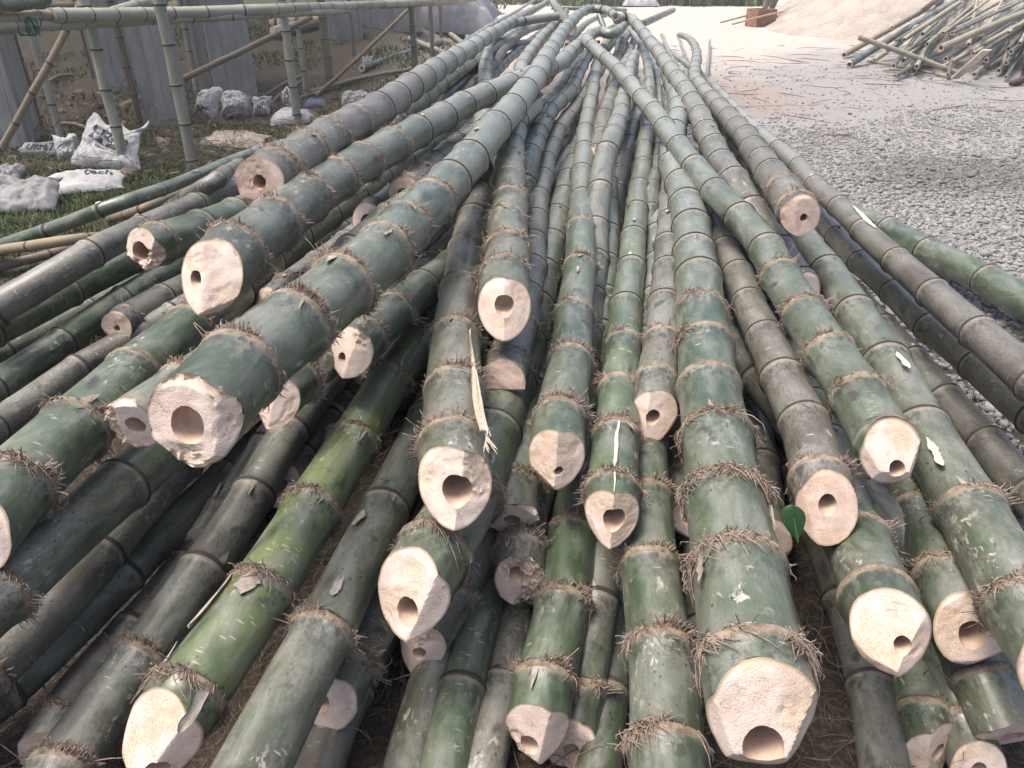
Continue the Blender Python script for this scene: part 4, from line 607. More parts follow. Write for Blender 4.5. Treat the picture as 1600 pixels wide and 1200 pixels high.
 'Pe': (0.105, [[-0.942,0.943,0.047],[-0.934,1.128,0.046],[-0.888,1.31,0.045],[-0.849,1.494,0.046],[-0.794,1.703,0.05],[-0.73,1.939,0.053],[-0.668,2.174,0.056],[-0.606,2.409,0.058],[-0.545,2.646,0.059],[-0.484,2.882,0.06],[-0.423,3.119,0.061],[-0.362,3.354,0.062],[-0.302,3.588,0.064],[-0.272,3.705,0.064]], None),
 'Pf': (0.09, [[-0.822,1.521,0.087],[-0.787,1.652,0.12],[-0.753,1.786,0.154],[-0.715,1.919,0.192],[-0.655,2.102,0.22],[-0.582,2.34,0.232],[-0.512,2.579,0.239],[-0.445,2.821,0.244],[-0.38,3.064,0.247],[-0.316,3.306,0.248],[-0.253,3.547,0.25],[-0.191,3.787,0.251],[-0.129,4.024,0.252],[-0.098,4.141,0.253]], None),
 'Q1': (0.11, [[-0.206,0.736,0.049],[-0.19,1.01,0.048],[-0.142,1.279,0.052],[-0.082,1.539,0.063],[-0.03,1.785,0.072],[0.016,2.019,0.078],[0.059,2.254,0.082],[0.1,2.489,0.086],[0.139,2.724,0.088],[0.177,2.96,0.09],[0.213,3.196,0.092],[0.25,3.433,0.093],[0.286,3.67,0.094],[0.303,3.789,0.094]], None),
 'Q2': (0.1, [[-0.147,0.722,0.076],[-0.122,0.984,0.074],[-0.074,1.247,0.09],[-0.019,1.513,0.117],[0.034,1.767,0.136],[0.081,2.01,0.141],[0.123,2.249,0.147],[0.163,2.486,0.153],[0.201,2.722,0.158],[0.237,2.958,0.162],[0.273,3.194,0.165],[0.307,3.43,0.168],[0.341,3.668,0.169],[0.358,3.787,0.17]], None),
 'Q3': (0.095, [[-0.08,0.74,0.043],[-0.054,0.934,0.042],[-0.014,1.13,0.049],[0.024,1.325,0.073],[0.064,1.544,0.088],[0.105,1.787,0.092],[0.143,2.03,0.095],[0.179,2.272,0.098],[0.213,2.513,0.101],[0.247,2.752,0.104],[0.279,2.99,0.107],[0.311,3.228,0.109],[0.343,3.466,0.111],[0.359,3.585,0.112]], None),
 'Q4': (0.09, [[0.143,0.741,0.04],[0.194,1.008,0.039],[0.241,1.278,0.055],[0.285,1.546,0.075],[0.333,1.812,0.096],[0.372,2.049,0.101],[0.406,2.286,0.104],[0.436,2.524,0.107],[0.464,2.762,0.109],[0.491,3.0,0.11],[0.516,3.238,0.111],[0.541,3.477,0.112],[0.564,3.716,0.113],[0.588,3.955,0.113]], None),
 'Q5': (0.1, [[0.628,1.214,0.066],[0.656,1.501,0.074],[0.685,1.785,0.082],[0.723,2.064,0.09],[0.757,2.343,0.097],[0.781,2.578,0.101],[0.8,2.814,0.105],[0.816,3.05,0.108],[0.829,3.287,0.11],[0.841,3.524,0.111],[0.852,3.762,0.113],[0.862,4.001,0.113],[0.872,4.241,0.114],[0.881,4.48,0.114]], None),
 'Q6': (0.1, [[-0.364,1.321,0.163],[-0.305,1.599,0.15],[-0.255,1.879,0.132],[-0.211,2.159,0.114],[-0.166,2.44,0.096],[-0.126,2.676,0.093],[-0.086,2.912,0.091],[-0.044,3.148,0.089],[-0.003,3.384,0.088],[0.04,3.62,0.087],[0.082,3.856,0.087],[0.125,4.092,0.086],[0.168,4.328,0.086],[0.211,4.564,0.086]], None),
 'Q7': (0.1, [[-0.646,1.69,0.143],[-0.602,1.96,0.134],[-0.548,2.222,0.115],[-0.493,2.478,0.099],[-0.439,2.731,0.082],[-0.39,2.956,0.085],[-0.339,3.182,0.086],[-0.287,3.41,0.088],[-0.234,3.64,0.089],[-0.181,3.872,0.089],[-0.127,4.104,0.089],[-0.073,4.336,0.09],[-0.018,4.57,0.09],[0.037,4.803,0.09]], None),
 'W1': (0.075, [[-2.817,3.662,0.062],[-2.59,3.668,0.139],[-2.365,3.653,0.216],[-2.145,3.607,0.295],[-1.946,3.499,0.377],[-1.801,3.618,0.409],[-1.783,3.863,0.382],[-1.766,4.107,0.359],[-1.757,4.351,0.34],[-1.749,4.595,0.321],[-1.734,4.84,0.303],[-1.702,5.086,0.284],[-1.655,5.332,0.265],[-1.6,5.576,0.247],[-1.544,5.819,0.229],[-1.491,6.062,0.212],[-1.433,6.304,0.195],[-1.384,6.548,0.179],[-1.347,6.794,0.163],[-1.318,7.04,0.147],[-1.293,7.286,0.132],[-1.269,7.533,0.117],[-1.246,7.779,0.102],[-1.222,8.024,0.086],[-1.198,8.27,0.071]], None),
 'W2': (0.055, [[-2.917,3.798,0.025],[-2.706,3.678,0.096],[-2.486,3.547,0.168],[-2.271,3.4,0.237],[-2.036,3.296,0.297],[-1.965,3.529,0.238],[-1.968,3.783,0.17],[-2.01,4.037,0.108],[-2.059,4.289,0.045]], None),
 'W3': (0.05, [[-2.714,3.494,0.053],[-2.607,3.619,0.049],[-2.516,3.757,0.042],[-2.432,3.9,0.034],[-2.391,3.972,0.03]], None),
 'W4': (0.04, [[-2.994,3.918,0.02],[-2.889,4.042,0.019],[-2.788,4.17,0.023],[-2.705,4.31,0.028],[-2.674,4.385,0.03]], None),
 'W5': (0.055, [[-2.433,4.458,0.03],[-2.27,4.266,0.108],[-2.11,4.071,0.185],[-1.939,3.888,0.264],[-1.943,4.09,0.241],[-2.007,4.341,0.191],[-2.046,4.598,0.147],[-2.081,4.856,0.104],[-2.116,5.114,0.061],[-2.134,5.243,0.04]], None),
 'W6': (0.09, [[-2.16,4.304,0.041],[-1.973,4.18,0.147],[-1.823,4.005,0.24],[-1.686,3.819,0.326],[-1.548,3.633,0.414],[-1.402,3.534,0.503],[-1.449,3.778,0.467],[-1.513,4.019,0.421],[-1.578,4.259,0.375],[-1.643,4.5,0.329],[-1.701,4.742,0.287],[-1.755,4.983,0.249],[-1.806,5.222,0.212],[-1.856,5.46,0.177],[-1.906,5.7,0.142],[-1.956,5.94,0.106],[-2.007,6.181,0.07]], None),
 'F1': (0.09, [[0.523,7.924,0.643],[0.561,8.171,0.642],[0.599,8.419,0.64],[0.637,8.666,0.639],[0.675,8.913,0.637],[0.713,9.161,0.636],[0.751,9.408,0.634],[0.79,9.655,0.632],[0.83,9.902,0.63],[0.871,10.149,0.628],[0.913,10.396,0.625],[0.958,10.642,0.622],[1.006,10.888,0.618],[1.058,11.132,0.615],[1.118,11.375,0.612],[1.185,11.617,0.61],[1.251,11.858,0.607],[1.32,12.098,0.604],[1.391,12.339,0.601],[1.426,12.459,0.6]], None),
 'F2': (0.08, [[1.093,9.653,0.509],[1.122,9.95,0.52],[1.151,10.247,0.531],[1.174,10.543,0.553],[1.118,10.764,0.701]], None),
 'F3': (0.1, [[0.819,7.819,0.676],[0.876,8.081,0.68],[0.935,8.341,0.684],[0.996,8.601,0.688],[1.061,8.86,0.692],[1.138,9.118,0.698],[1.23,9.371,0.707],[1.362,9.607,0.715]], None),
 'F4': (0.08, [[1.152,9.892,0.457],[1.213,10.151,0.465],[1.275,10.411,0.473],[1.348,10.667,0.488],[1.454,10.91,0.524],[1.574,11.144,0.57],[1.639,11.258,0.597]], None),
 'F5': (0.1, [[1.015,9.582,0.302],[1.151,9.69,0.461],[1.222,9.952,0.481],[1.308,10.209,0.512],[1.407,10.46,0.551],[1.52,10.704,0.601]], None),
 'F6': (0.12, [[0.696,5.769,0.345],[0.734,6.019,0.375],[0.773,6.27,0.403],[0.811,6.521,0.432],[0.85,6.772,0.463],[0.891,7.023,0.498],[0.935,7.271,0.552],[0.985,7.513,0.623],[1.028,7.766,0.653],[1.066,8.022,0.656],[1.111,8.278,0.657],[1.165,8.532,0.664],[1.226,8.785,0.671],[1.288,9.033,0.679],[1.356,9.278,0.687],[1.425,9.522,0.695]], None),
 'F7': (0.1, [[1.004,7.213,0.4],[1.047,7.473,0.42],[1.09,7.734,0.439],[1.132,7.994,0.459],[1.176,8.255,0.478],[1.221,8.514,0.499],[1.269,8.774,0.521],[1.322,9.032,0.544],[1.378,9.289,0.57],[1.443,9.544,0.6]], None),
 'F8': (0.08, [[1.121,7.389,0.319],[1.161,7.652,0.328],[1.2,7.915,0.337],[1.239,8.177,0.346],[1.279,8.44,0.356],[1.319,8.703,0.368],[1.361,8.965,0.384],[1.412,9.222,0.427],[1.476,9.475,0.475],[1.512,9.6,0.5]], None),
 'F9': (0.06, [[1.494,6.625,0.335],[1.524,6.871,0.339],[1.554,7.117,0.342],[1.584,7.362,0.346],[1.614,7.608,0.349],[1.644,7.854,0.352],[1.674,8.1,0.356],[1.703,8.346,0.359],[1.733,8.592,0.363],[1.762,8.838,0.367],[1.791,9.084,0.372],[1.818,9.33,0.378],[1.84,9.577,0.39],[1.864,9.823,0.401],[1.89,10.069,0.411],[1.917,10.315,0.42],[1.944,10.561,0.43],[1.971,10.807,0.44],[1.997,11.053,0.45]], None),
 'F10': (0.06, [[2.015,8.552,0.141],[2.046,8.804,0.145],[2.076,9.057,0.149],[2.106,9.309,0.153],[2.137,9.562,0.157],[2.167,9.814,0.162],[2.198,10.067,0.168],[2.23,10.319,0.176],[2.262,10.571,0.187],[2.295,10.823,0.199],[2.328,11.075,0.212],[2.361,11.326,0.226],[2.393,11.578,0.238],[2.426,11.83,0.252],[2.46,12.082,0.265],[2.493,12.334,0.279],[2.526,12.586,0.293],[2.542,12.711,0.3]], None),
 'F11': (0.055, [[2.116,8.856,0.028],[2.177,9.097,0.027],[2.238,9.337,0.025],[2.3,9.578,0.024],[2.36,9.819,0.023],[2.421,10.059,0.023],[2.481,10.3,0.024],[2.541,10.541,0.026],[2.6,10.782,0.03],[2.658,11.024,0.035],[2.716,11.265,0.041],[2.773,11.507,0.047],[2.83,11.748,0.052],[2.886,11.99,0.057],[2.943,12.232,0.062],[2.999,12.473,0.067],[3.055,12.715,0.072],[3.11,12.957,0.077],[3.166,13.199,0.082],[3.222,13.441,0.087],[3.278,13.683,0.092],[3.334,13.924,0.097],[3.362,14.045,0.1]], None),
 'F12': (0.1, [[1.567,10.997,0.501],[1.742,11.177,0.564],[1.848,11.416,0.576],[1.937,11.662,0.578],[2.026,11.908,0.579],[2.119,12.152,0.583],[2.213,12.396,0.587],[2.306,12.64,0.591],[2.4,12.883,0.595],[2.494,13.126,0.599],[2.541,13.248,0.601]], None),
 'F13': (0.07, [[0.686,14.567,0.556],[0.964,14.483,0.554],[1.249,14.439,0.554],[1.537,14.46,0.554],[1.746,14.271,0.553],[1.9,14.025,0.551]], None),
 'F14': (0.11, [[0.553,7.817,0.792],[0.556,8.066,0.794],[0.559,8.314,0.795],[0.561,8.561,0.796],[0.563,8.806,0.798],[0.563,9.051,0.801],[0.56,9.298,0.804],[0.556,9.55,0.808],[0.552,9.807,0.812],[0.549,10.067,0.815],[0.546,10.325,0.818],[0.543,10.583,0.822],[0.542,10.84,0.825],[0.542,11.095,0.829],[0.545,11.35,0.833],[0.552,11.604,0.837],[0.561,11.857,0.841],[0.57,12.109,0.846],[0.58,12.36,0.85],[0.584,12.486,0.852]], None),
}
# label, grey, yellow, blue, cut planes, hole, torn, fringed nodes, fringe length
INFO = {
 'T1': ("thick green culm with the broadest ragged cut face, highest on the pile's left", 0.22, 0, 0.15, [(0.1, -0.3, 0), (-1.1, -0.2, 0.75)], (-0.05, -0.05, 0.4), 0.12, 6, 0.7),
 'T2': ('thick grey-green culm with blank tapered cut face, just under the highest left culm', 0.42, 0, 0.1, [(-0.25, -0.62, 0), (0.5, -0.62, 0.12)], (-0.42, -0.05, 0.22), 0.05, 6, 0.8),
 'C1': ('olive-tan culm with round cut end and dark bristly collar, leftmost on top of pile', 0.85, 0.1, 0, [(0, -0.22, 0), (0.1, 0.6, 0.5)], (0.05, 0.08, 0.27), 0.05, 4, 1.0),
 'C2': ('thin dark green culm sticking up behind the olive-tan culm far off', 0.1, 0, 0.35, None, (0, 0, 0.35), 0, 0, 1),
 'C5': ('smooth blue-green culm lying between the olive-tan culm and the thick grey-green one', 0.05, 0, 0.75, None, (0, 0, 0.35), 0, 0, 1),
 'C6': ('pale whitish blue culm tucked right of the smooth blue-green culm', 0.1, 0, 1.0, None, (0, 0, 0.35), 0, 0, 1),
 'C7': ('brownish culm emerging right of the S-bent culm and curving to the far end', 0.85, 0, 0.1, None, (0, 0, 0.35), 0, 0, 1),
 'C8': ('slim dark green shiny culm in the deep gap beyond the S-bent culm', 0.0, 0, 0.25, None, (0, 0, 0.35), 0, 0, 1),
 'T3': ('grey-green S-bent culm with a long pale splinter peeling beside its cut end', 0.48, 0.05, 0.1, [(0.5, -0.55, 0), (-0.4, -0.35, 0.1)], (0.05, -0.05, 0.4), 0.08, 5, 0.6),
 'T4': ('culm with shield-shaped pointed cut face and round hole, top centre of the pile', 0.4, 0.15, 0.1, [(0.42, -0.62, 0), (-0.42, -0.62, 0)], (0, 0.12, 0.36), 0.03, 6, 0.9),
 'RA': ('slim blue-grey culm just right of the highest left culm, half hidden', 0.35, 0, 0.6, None, (0, 0, 0.35), 0, 0, 1),
 'RB': ('dark glossy bluish green culm running beside the slim blue-grey culm', 0.0, 0, 0.35, None, (0, 0, 0.35), 0, 0, 1),
 'R2': ('grey-brown culm whose half-round cut face shows below the shield-shaped end', 0.75, 0, 0.1, [(0.1, -0.35, 0), (0, 0.9, 0.35)], (0.1, -0.5, 0.16), 0.05, 2, 0.5),
 'B8': ('dark culm with a crushed jagged end below the half-round cut face', 0.35, 0, 0.1, [(0, 0.35, 0)], (0, 0, 0.3), 0.4, 2, 0.5),
 'R3': ('bright green culm with a blunt wedge tip, right of the shield-shaped end', 0.15, 0.1, 0.2, [(0.55, -0.4, 0), (-0.6, -0.35, 0)], (0.1, -0.35, 0.16), 0.04, 5, 0.55),
 'R4': ('grey culm hiding behind the blunt-wedge green culm in the middle distance', 0.65, 0, 0.3, None, (0, 0, 0.35), 0, 0, 1),
 'R5': ('slate grey culm rising from behind the blunt-wedge green culm on its right', 0.45, 0, 0.5, None, (0, 0, 0.35), 0, 0, 1),
 'R6': ('thin brown mottled culm between the blunt-wedge culm and the yellow-green tipped one', 0.85, 0, 0.1, None, (0, 0, 0.35), 0, 0, 1),
 'R7': ('slender green culm with yellow-green tip and heart-shaped hollow in its end', 0.05, 0.3, 0.2, [(0.65, -0.35, 0), (-0.65, -0.35, 0)], (0.08, 0, 0.4), 0.03, 4, 0.35),
 'R8': ('very thin blue-grey culm along the right of the yellow-green tipped culm', 0.3, 0, 0.7, None, (0, 0, 0.35), 0, 0, 1),
 'X1': ('culm crossing on top from far centre to lower right, with three-faceted cut end', 0.22, 0, 0.1, [(0, -0.75, 0), (1.0, -0.05, 0.75), (-1.2, -0.1, 0.85), (0, 0.3, 0.45)], (0.1, -0.38, 0.27), 0.03, 5, 0.6),
 'X2': ('thick grey culm arching down from the far crest along the right of the crossing culm', 0.55, 0, 0.25, None, (0, 0, 0.35), 0, 0, 1),
 'X3': ("short mossy brown culm end with small dark hole, resting on the pile's right", 0.85, 0.3, 0, [(-0.2, -0.25, 0), (0.6, -0.1, 0.25)], (0.15, -0.1, 0.2), 0.08, 2, 0.4),
 'Y1': ('narrow mossy grey culm squeezed right beside the three-faceted crossing culm', 0.75, 0.2, 0, None, (0, 0, 0.35), 0, 0, 1),
 'Y2': ('long sturdy green-grey culm running off the lower right frame edge', 0.32, 0, 0.1, None, (0, 0, 0.33), 0, 2, 0.6),
 'Y3': ('grey culm splashed with white paint-like lichen near the right edge', 0.65, 0, 0.1, None, (0, 0, 0.35), 0, 0, 1),
 'Z1': ('smooth grey-green culm lying low beside the bare gravel on the right', 0.45, 0, 0.1, None, (0, 0, 0.35), 0, 0, 1),
 'Z2': ("long thin brown culm with a pale scraped streak along the pile's right edge", 0.95, 0.1, 0, None, (0, 0, 0.35), 0, 0, 1),
 'Z3': ('fresh dark green culm lying out on the gravel, farthest right of the pile', 0.0, 0.05, 0.05, None, (0, 0, 0.35), 0, 0, 1),
 'Lf': ('olive-grey culm outermost of the left bundle, next to the grass', 0.75, 0.1, 0, None, (0, 0, 0.35), 0, 0, 1),
 'Le': ('dark green culm below the olive-grey outermost one on the left', 0.12, 0, 0.05, None, (0, 0, 0.35), 0, 0, 1),
 'Ld': ('slim green culm low in the left bundle, second below the olive-grey one', 0.15, 0, 0.05, None, (0, 0, 0.35), 0, 0, 1),
 'Lc': ('green culm with a pale stripped node, third below the olive-grey one at left', 0.25, 0, 0, None, (0, 0, 0.35), 0, 0, 1),
 'Lb': ('slim grey culm with a sawn side branch, running above the thick ringed green culm', 0.7, 0, 0.1, None, (0, 0, 0.35), 0, 0, 1),
 'Lj': ('thin green culm near the ground hugging the thick ringed green culm', 0.3, 0, 0.2, None, (0, 0, 0.35), 0, 0, 1),
 'La': ('thick green culm with heavy bristly rings reaching the left frame edge', 0.08, 0.12, 0.02, [(0, -0.3, 0)], (0, 0, 0.35), 0.1, 4, 1.0),
 'Lg': ('yellow-green culm with torn open mouth-like end at the upper left', 0.25, 0.45, 0, [(0.3, -0.2, 0), (-0.6, 0.2, 0.5)], (-0.15, -0.1, 0.45), 0.28, 1, 0.8),
 'Lh': ('short pale weathered round culm end peeping from the left bundle', 0.8, 0, 0, [(0, -0.15, 0)], (0, -0.1, 0.2), 0.05, 1, 0.2),
 'Li': ('orange-brown rotten torn culm end beside the slim grey culm', 0.95, 0, 0, [(0, 0, 0)], (0.1, -0.2, 0.35), 0.35, 0, 0.5),
 'Tk': ('splintered pale culm end jutting out left of the broadest ragged cut face', 0.4, 0, 0, [(-0.3, 0.1, 0), (-0.9, 0.3, 0.5)], (0.15, 0.0, 0.34), 0.3, 1, 0.6),
 'Lk': ('pointed cut culm end directly under the highest left culm', 0.3, 0, 0, [(0.5, -0.6, 0), (-0.7, -0.5, 0.1)], (-0.2, 0.15, 0.28), 0.08, 1, 0.9),
 'Lm': ('dark green culm with crumbly angled end, left of the S-bent culm', 0.3, 0, 0.05, [(0.5, -0.55, 0), (-0.3, -0.3, 0.1)], (-0.35, -0.25, 0.2), 0.12, 2, 0.6),
 'Ln': ('shadowed pinkish cut end deep below the crumbly angled end', 0.5, 0, 0, [(0, -0.2, 0)], (0, -0.3, 0.25), 0.06, 0, 0.5),
 'Lo': ('half-hidden culm end behind the long yellow-green patched culm', 0.5, 0, 0, None, (0, 0, 0.3), 0.05, 0, 0.5),
 'Lp': ('brown-grey culm with a squarish cut end in the gap right of the grey-green culm', 0.85, 0, 0, [(0, -0.12, 0)], (-0.1, 0, 0.33), 0.04, 2, 0.6),
 'Lq': ('dark culm with a round hollow end left of the squarish cut end', 0.45, 0, 0, [(-0.1, -0.2, 0), (0.3, -0.5, 0.1)], (0, -0.05, 0.38), 0.04, 1, 0.4),
 'Lr': ('ragged brown culm end wedged along the left of the highest left culm', 0.8, 0, 0, None, (0, 0, 0.3), 0.3, 1, 0.6),
 'G1': ('bright green and yellow patched culm with peeling sheath running to lower left', 0.05, 0.62, 0, [(0.1, -0.85, 0), (-0.9, -0.2, 0.35)], (0.1, -0.6, 0.26), 0.04, 5, 1.0),
 'G2': ('dark grey-green culm running parallel just right of the yellow patched culm', 0.42, 0, 0, None, (0, 0, 0.33), 0, 2, 0.4),
 'G3': ('round cut end with big dark hole, low between the dark grey-green culm and gap', 0.5, 0, 0, [(-0.1, -0.35, 0)], (-0.35, 0.0, 0.36), 0.02, 2, 0.7),
 'G3b': ('lichen-spotted grey culm on the ground under the round big-holed end', 0.95, 0, 0.1, None, (0, 0, 0.33), 0, 0, 0.5),
 'G4': ('culm with smooth pale slanting cut and wild root fringe, lower centre', 0.25, 0.25, 0, [(0.3, -0.55, 0), (-0.7, -0.2, 0.45)], (0.0, -0.38, 0.32), 0.05, 2, 1.5),
 'G5': ('shadowed brown wedge-cut end hanging below the wild-fringed slanting cut', 0.6, 0, 0, [(0.4, -0.5, 0), (-0.5, -0.4, 0)], (0.1, -0.2, 0.25), 0.1, 1, 0.7),
 'G6': ('crushed weathered end with two hollow chambers, lower centre', 0.7, 0, 0, [(0, -0.3, 0)], (-0.15, 0.2, 0.28), 0.3, 1, 0.7),
 'G7': ('glossy deep green culm with bristly collars, bottom centre', 0.02, 0.08, 0.02, [(0.15, -0.45, 0), (-0.9, -0.3, 0.3)], (-0.15, -0.35, 0.3), 0.08, 4, 0.8),
 'G7b': ('pale cut end tucked behind the bottom-centre glossy green culm', 0.4, 0, 0, [(-0.1, -0.5, 0)], (0, -0.1, 0.3), 0.03, 1, 0.6),
 'G8': ('straight grey-green culm with thick tan rings running off the bottom frame edge', 0.3, 0.12, 0.05, None, (0, 0, 0.33), 0, 4, 0.8),
 'R9': ('mottled culm with oval cut face beside the largest front culm', 0.55, 0, 0.05, [(-0.35, -0.6, 0), (0.5, -0.6, 0.25)], (-0.05, -0.05, 0.3), 0.02, 2, 0.7),
 'R10': ('largest front culm with root-draped rings and bright faceted cut face', 0.2, 0.1, 0.12, [(0, -0.5, 0.0), (1.1, 0, 0.85), (-1.2, 0, 0.75), (0, 0.4, 0.5)], (-0.02, -0.42, 0.36), 0.05, 7, 1.45),
 'R11': ('thin dark purple-grey culm in the gap right of centre, far back', 0.7, 0, 0.3, None, (0, 0, 0.35), 0, 0, 1),
 'R12': ('fringed culm end half hidden at the left of the largest front culm', 0.5, 0, 0, [(0.3, -0.5, 0)], (0.1, -0.2, 0.24), 0.05, 2, 0.9),
 'R13': ('small shadowed cut end low against the left of the largest front culm', 0.6, 0, 0, None, (0, 0, 0.3), 0.1, 0, 0.6),
 'S1': ('dark smoky culm with round-holed oval cut face beside a green leaf', 0.8, 0, 0.05, [(-0.05, -0.75, 0), (0.8, -0.4, 0.55)], (0, 0.1, 0.3), 0.02, 1, 0.3),
 'S2': ('dull dark culm lying deep between the largest front culm and the smoky one', 0.75, 0, 0.1, None, (0, 0, 0.35), 0, 0, 0.5),
 'S3': ('culm with angular two-faceted cut and splintered small hole, lower right', 0.28, 0.08, 0, [(0.25, -0.55, 0), (-0.6, -0.2, 0.4)], (0.25, -0.22, 0.22), 0.03, 3, 0.5),
 'S3b': ('thin blue-green culm slipping down beside the dark smoky culm', 0.2, 0, 0.7, None, (0, 0, 0.35), 0, 0, 0.5),
 'S4': ('olive culm with wide cut face and large round hole, lower right', 0.35, 0.12, 0, [(0.05, -0.5, 0)], (0.05, -0.12, 0.36), 0.04, 2, 0.7),
 'S5': ('bright green culm under the angular two-faceted cut, its end turned sideways', 0.12, 0.08, 0, [(-0.9, -0.4, 0), (0.2, -0.3, 0.2)], (0.2, 0, 0.25), 0.03, 2, 0.6),
 'S6': ('dark green culm low between its brighter neighbours at the bottom right', 0.2, 0.1, 0, None, (0, 0, 0.3), 0.02, 2, 0.4),
 'S7': ('culm with clean lens-shaped end face at the bottom right corner', 0.45, 0.15, 0, [(-0.15, 0.1, 0)], (0.15, -0.1, 0.36), 0.01, 1, 0.4),
 'S8': ('shadowed culm on the ground right of the largest front culm', 0.5, 0, 0, None, (0, 0, 0.3), 0.02, 1, 0.4),
 'Pa': ('dusky green culm directly below the thick ringed green culm at left edge', 0.45, 0, 0, None, (0, 0, 0.33), 0.02, 1, 0.3),
 'Pb': ('dark bark-brown topped culm, second below the thick ringed culm at left', 0.65, 0, 0, None, (0, 0, 0.33), 0.02, 1, 0.4),
 'Pc': ('blackish green culm in shadow, third below the thick ringed culm at left', 0.45, 0, 0, None, (0, 0, 0.33), 0.02, 0, 0.4),
 'Pd': ('grey-green culm running left of and below the yellow patched culm', 0.5, 0, 0.05, None, (0, 0, 0.33), 0.02, 2, 0.5),
 'Pe': ('cut end with oval hole at the bottom left corner near the ground', 0.75, 0, 0, [(-0.1, -0.2, 0)], (-0.05, -0.1, 0.35), 0.02, 1, 0.3),
 'Pf': ('small fringed end hidden behind the lower left grey-green culm', 0.6, 0, 0, None, (0, 0, 0.25), 0.03, 1, 0.7),
 'Q1': ('dim culm on the ground below the brown wedge-cut end', 0.5, 0, 0, None, (0, 0, 0.33), 0, 0, 0.4),
 'Q2': ('dim deep green culm in the dark gap left of the bottom-centre culm', 0.15, 0, 0, None, (0, 0, 0.33), 0, 0, 0.4),
 'Q3': ('dim brownish culm touching the bottom-centre glossy culm from the left', 0.75, 0, 0, None, (0, 0, 0.33), 0, 0, 0.4),
 'Q4': ('dim slim culm in the dark gap right of the bottom-centre glossy culm', 0.4, 0, 0, None, (0, 0, 0.33), 0, 0, 0.4),
 'Q5': ('dim culm on the ground in the dark gap right of the largest front culm', 0.6, 0, 0, None, (0, 0, 0.33), 0, 0, 0.4),
 'Q6': ('dim culm at the bottom of the gap right of the yellow patched culm', 0.5, 0, 0, None, (0, 0, 0.33), 0, 0, 0.4),
 'Q7': ('dim culm at the bottom of the gap under the highest left culm', 0.5, 0, 0, None, (0, 0, 0.33), 0, 0, 0.4),
 'W1': ('long thin fresh green culm lying across the grass on the left', 0.08, 0.05, 0.05, None, (0, 0, 0.4), 0, 0, 0.4),
 'W2': ('pale tan dry pole on the grass, longest at the left edge', 0, 0, 0, None, (0, 0, 0.4), 0, 0, 0.4),
 'W3': ('brown dry pole lowest on the grass at the left edge', 0, 0.6, 0, None, (0, 0, 0.4), 0, 0, 0.4),
 'W4': ('thin tan stick half under the long green culm at the left edge', 0.2, 0.1, 0, None, (0, 0, 0.4), 0, 0, 0.4),
 'W5': ('reddish-brown dry pole lying under the long thin green culm', 0, 0.55, 0, None, (0, 0, 0.4), 0, 0, 0.4),
 'W6': ('weathered grey-brown culm slanting under the long thin green culm', 0.9, 0.1, 0, None, (0, 0, 0.4), 0, 0, 0.4),
 'F1': ('thin bowed culm under the arching tip of the highest left culm', 0.45, 0, 0.35, None, (0, 0, 0.35), 0, 0, 1),
 'F2': ('short thin culm standing up inside the arch at the far end', 0.45, 0, 0.35, None, (0, 0, 0.35), 0, 0, 1),
 'F3': ("pale culm curling out right of the thick grey-green culm's far bend", 0.45, 0, 0.35, None, (0, 0, 0.35), 0, 0, 1),
 'F4': ('thin dark culm just below the pale curling one at the far end', 0.45, 0, 0.35, None, (0, 0, 0.35), 0, 0, 1),
 'F5': ('dark shiny culm passing under the far bend of the thick grey-green culm', 0.45, 0, 0.35, None, (0, 0, 0.35), 0, 0, 1),
 'F6': ('pale culm bowed right of centre just before the far crest', 0.45, 0, 0.35, None, (0, 0, 0.35), 0, 0, 1),
 'F7': ('grey culm leaning beside the pale bowed one before the far crest', 0.45, 0, 0.35, None, (0, 0, 0.35), 0, 0, 1),
 'F8': ('thin blue-grey culm in the dark slot left of the arching grey culm', 0.45, 0, 0.35, None, (0, 0, 0.35), 0, 0, 1),
 'F9': ('thin dark culm tip emerging right of the arching grey culm far back', 0.45, 0, 0.35, None, (0, 0, 0.35), 0, 0, 1),
 'F10': ("hair-thin pale culm tip inside the loop of the mossy brown culm's tip", 0.45, 0, 0.35, None, (0, 0, 0.35), 0, 0, 1),
 'F11': ('thin straight pale culm alone on the sand right of the far pile', 0.45, 0, 0.35, None, (0, 0, 0.35), 0, 0, 1),
 'F12': ('grey culm tip jutting out right onto the white sand at the crest', 0.45, 0, 0.35, None, (0, 0, 0.35), 0, 0, 1),
 'F13': ('thin green culm lying crosswise at the very far end', 0.45, 0, 0.35, None, (0, 0, 0.35), 0, 0, 1),
 'F14': ('pale upright curving culm tip, left of the arch at the far end', 0.45, 0, 0.35, None, (0, 0, 0.35), 0, 0, 1),
}
PILE = 'cut bamboo culms heaped in the long pile'
SHORT_RINGS = {'W1', 'W2', 'W3', 'W4', 'W5', 'W6'}
ROOT = {}
GAP = {k: .37 for k in ('Le', 'Lc', 'Ld', 'Lf', 'Lb', 'W1', 'W6', 'Z3', 'G2', 'Pa', 'Pb', 'Pc')}
GAP.update({k: .30 for k in ('Z1', 'Z2', 'Y2', 'C5', 'Q1', 'Q2', 'Q3', 'W2', 'W3', 'W4', 'W5')})
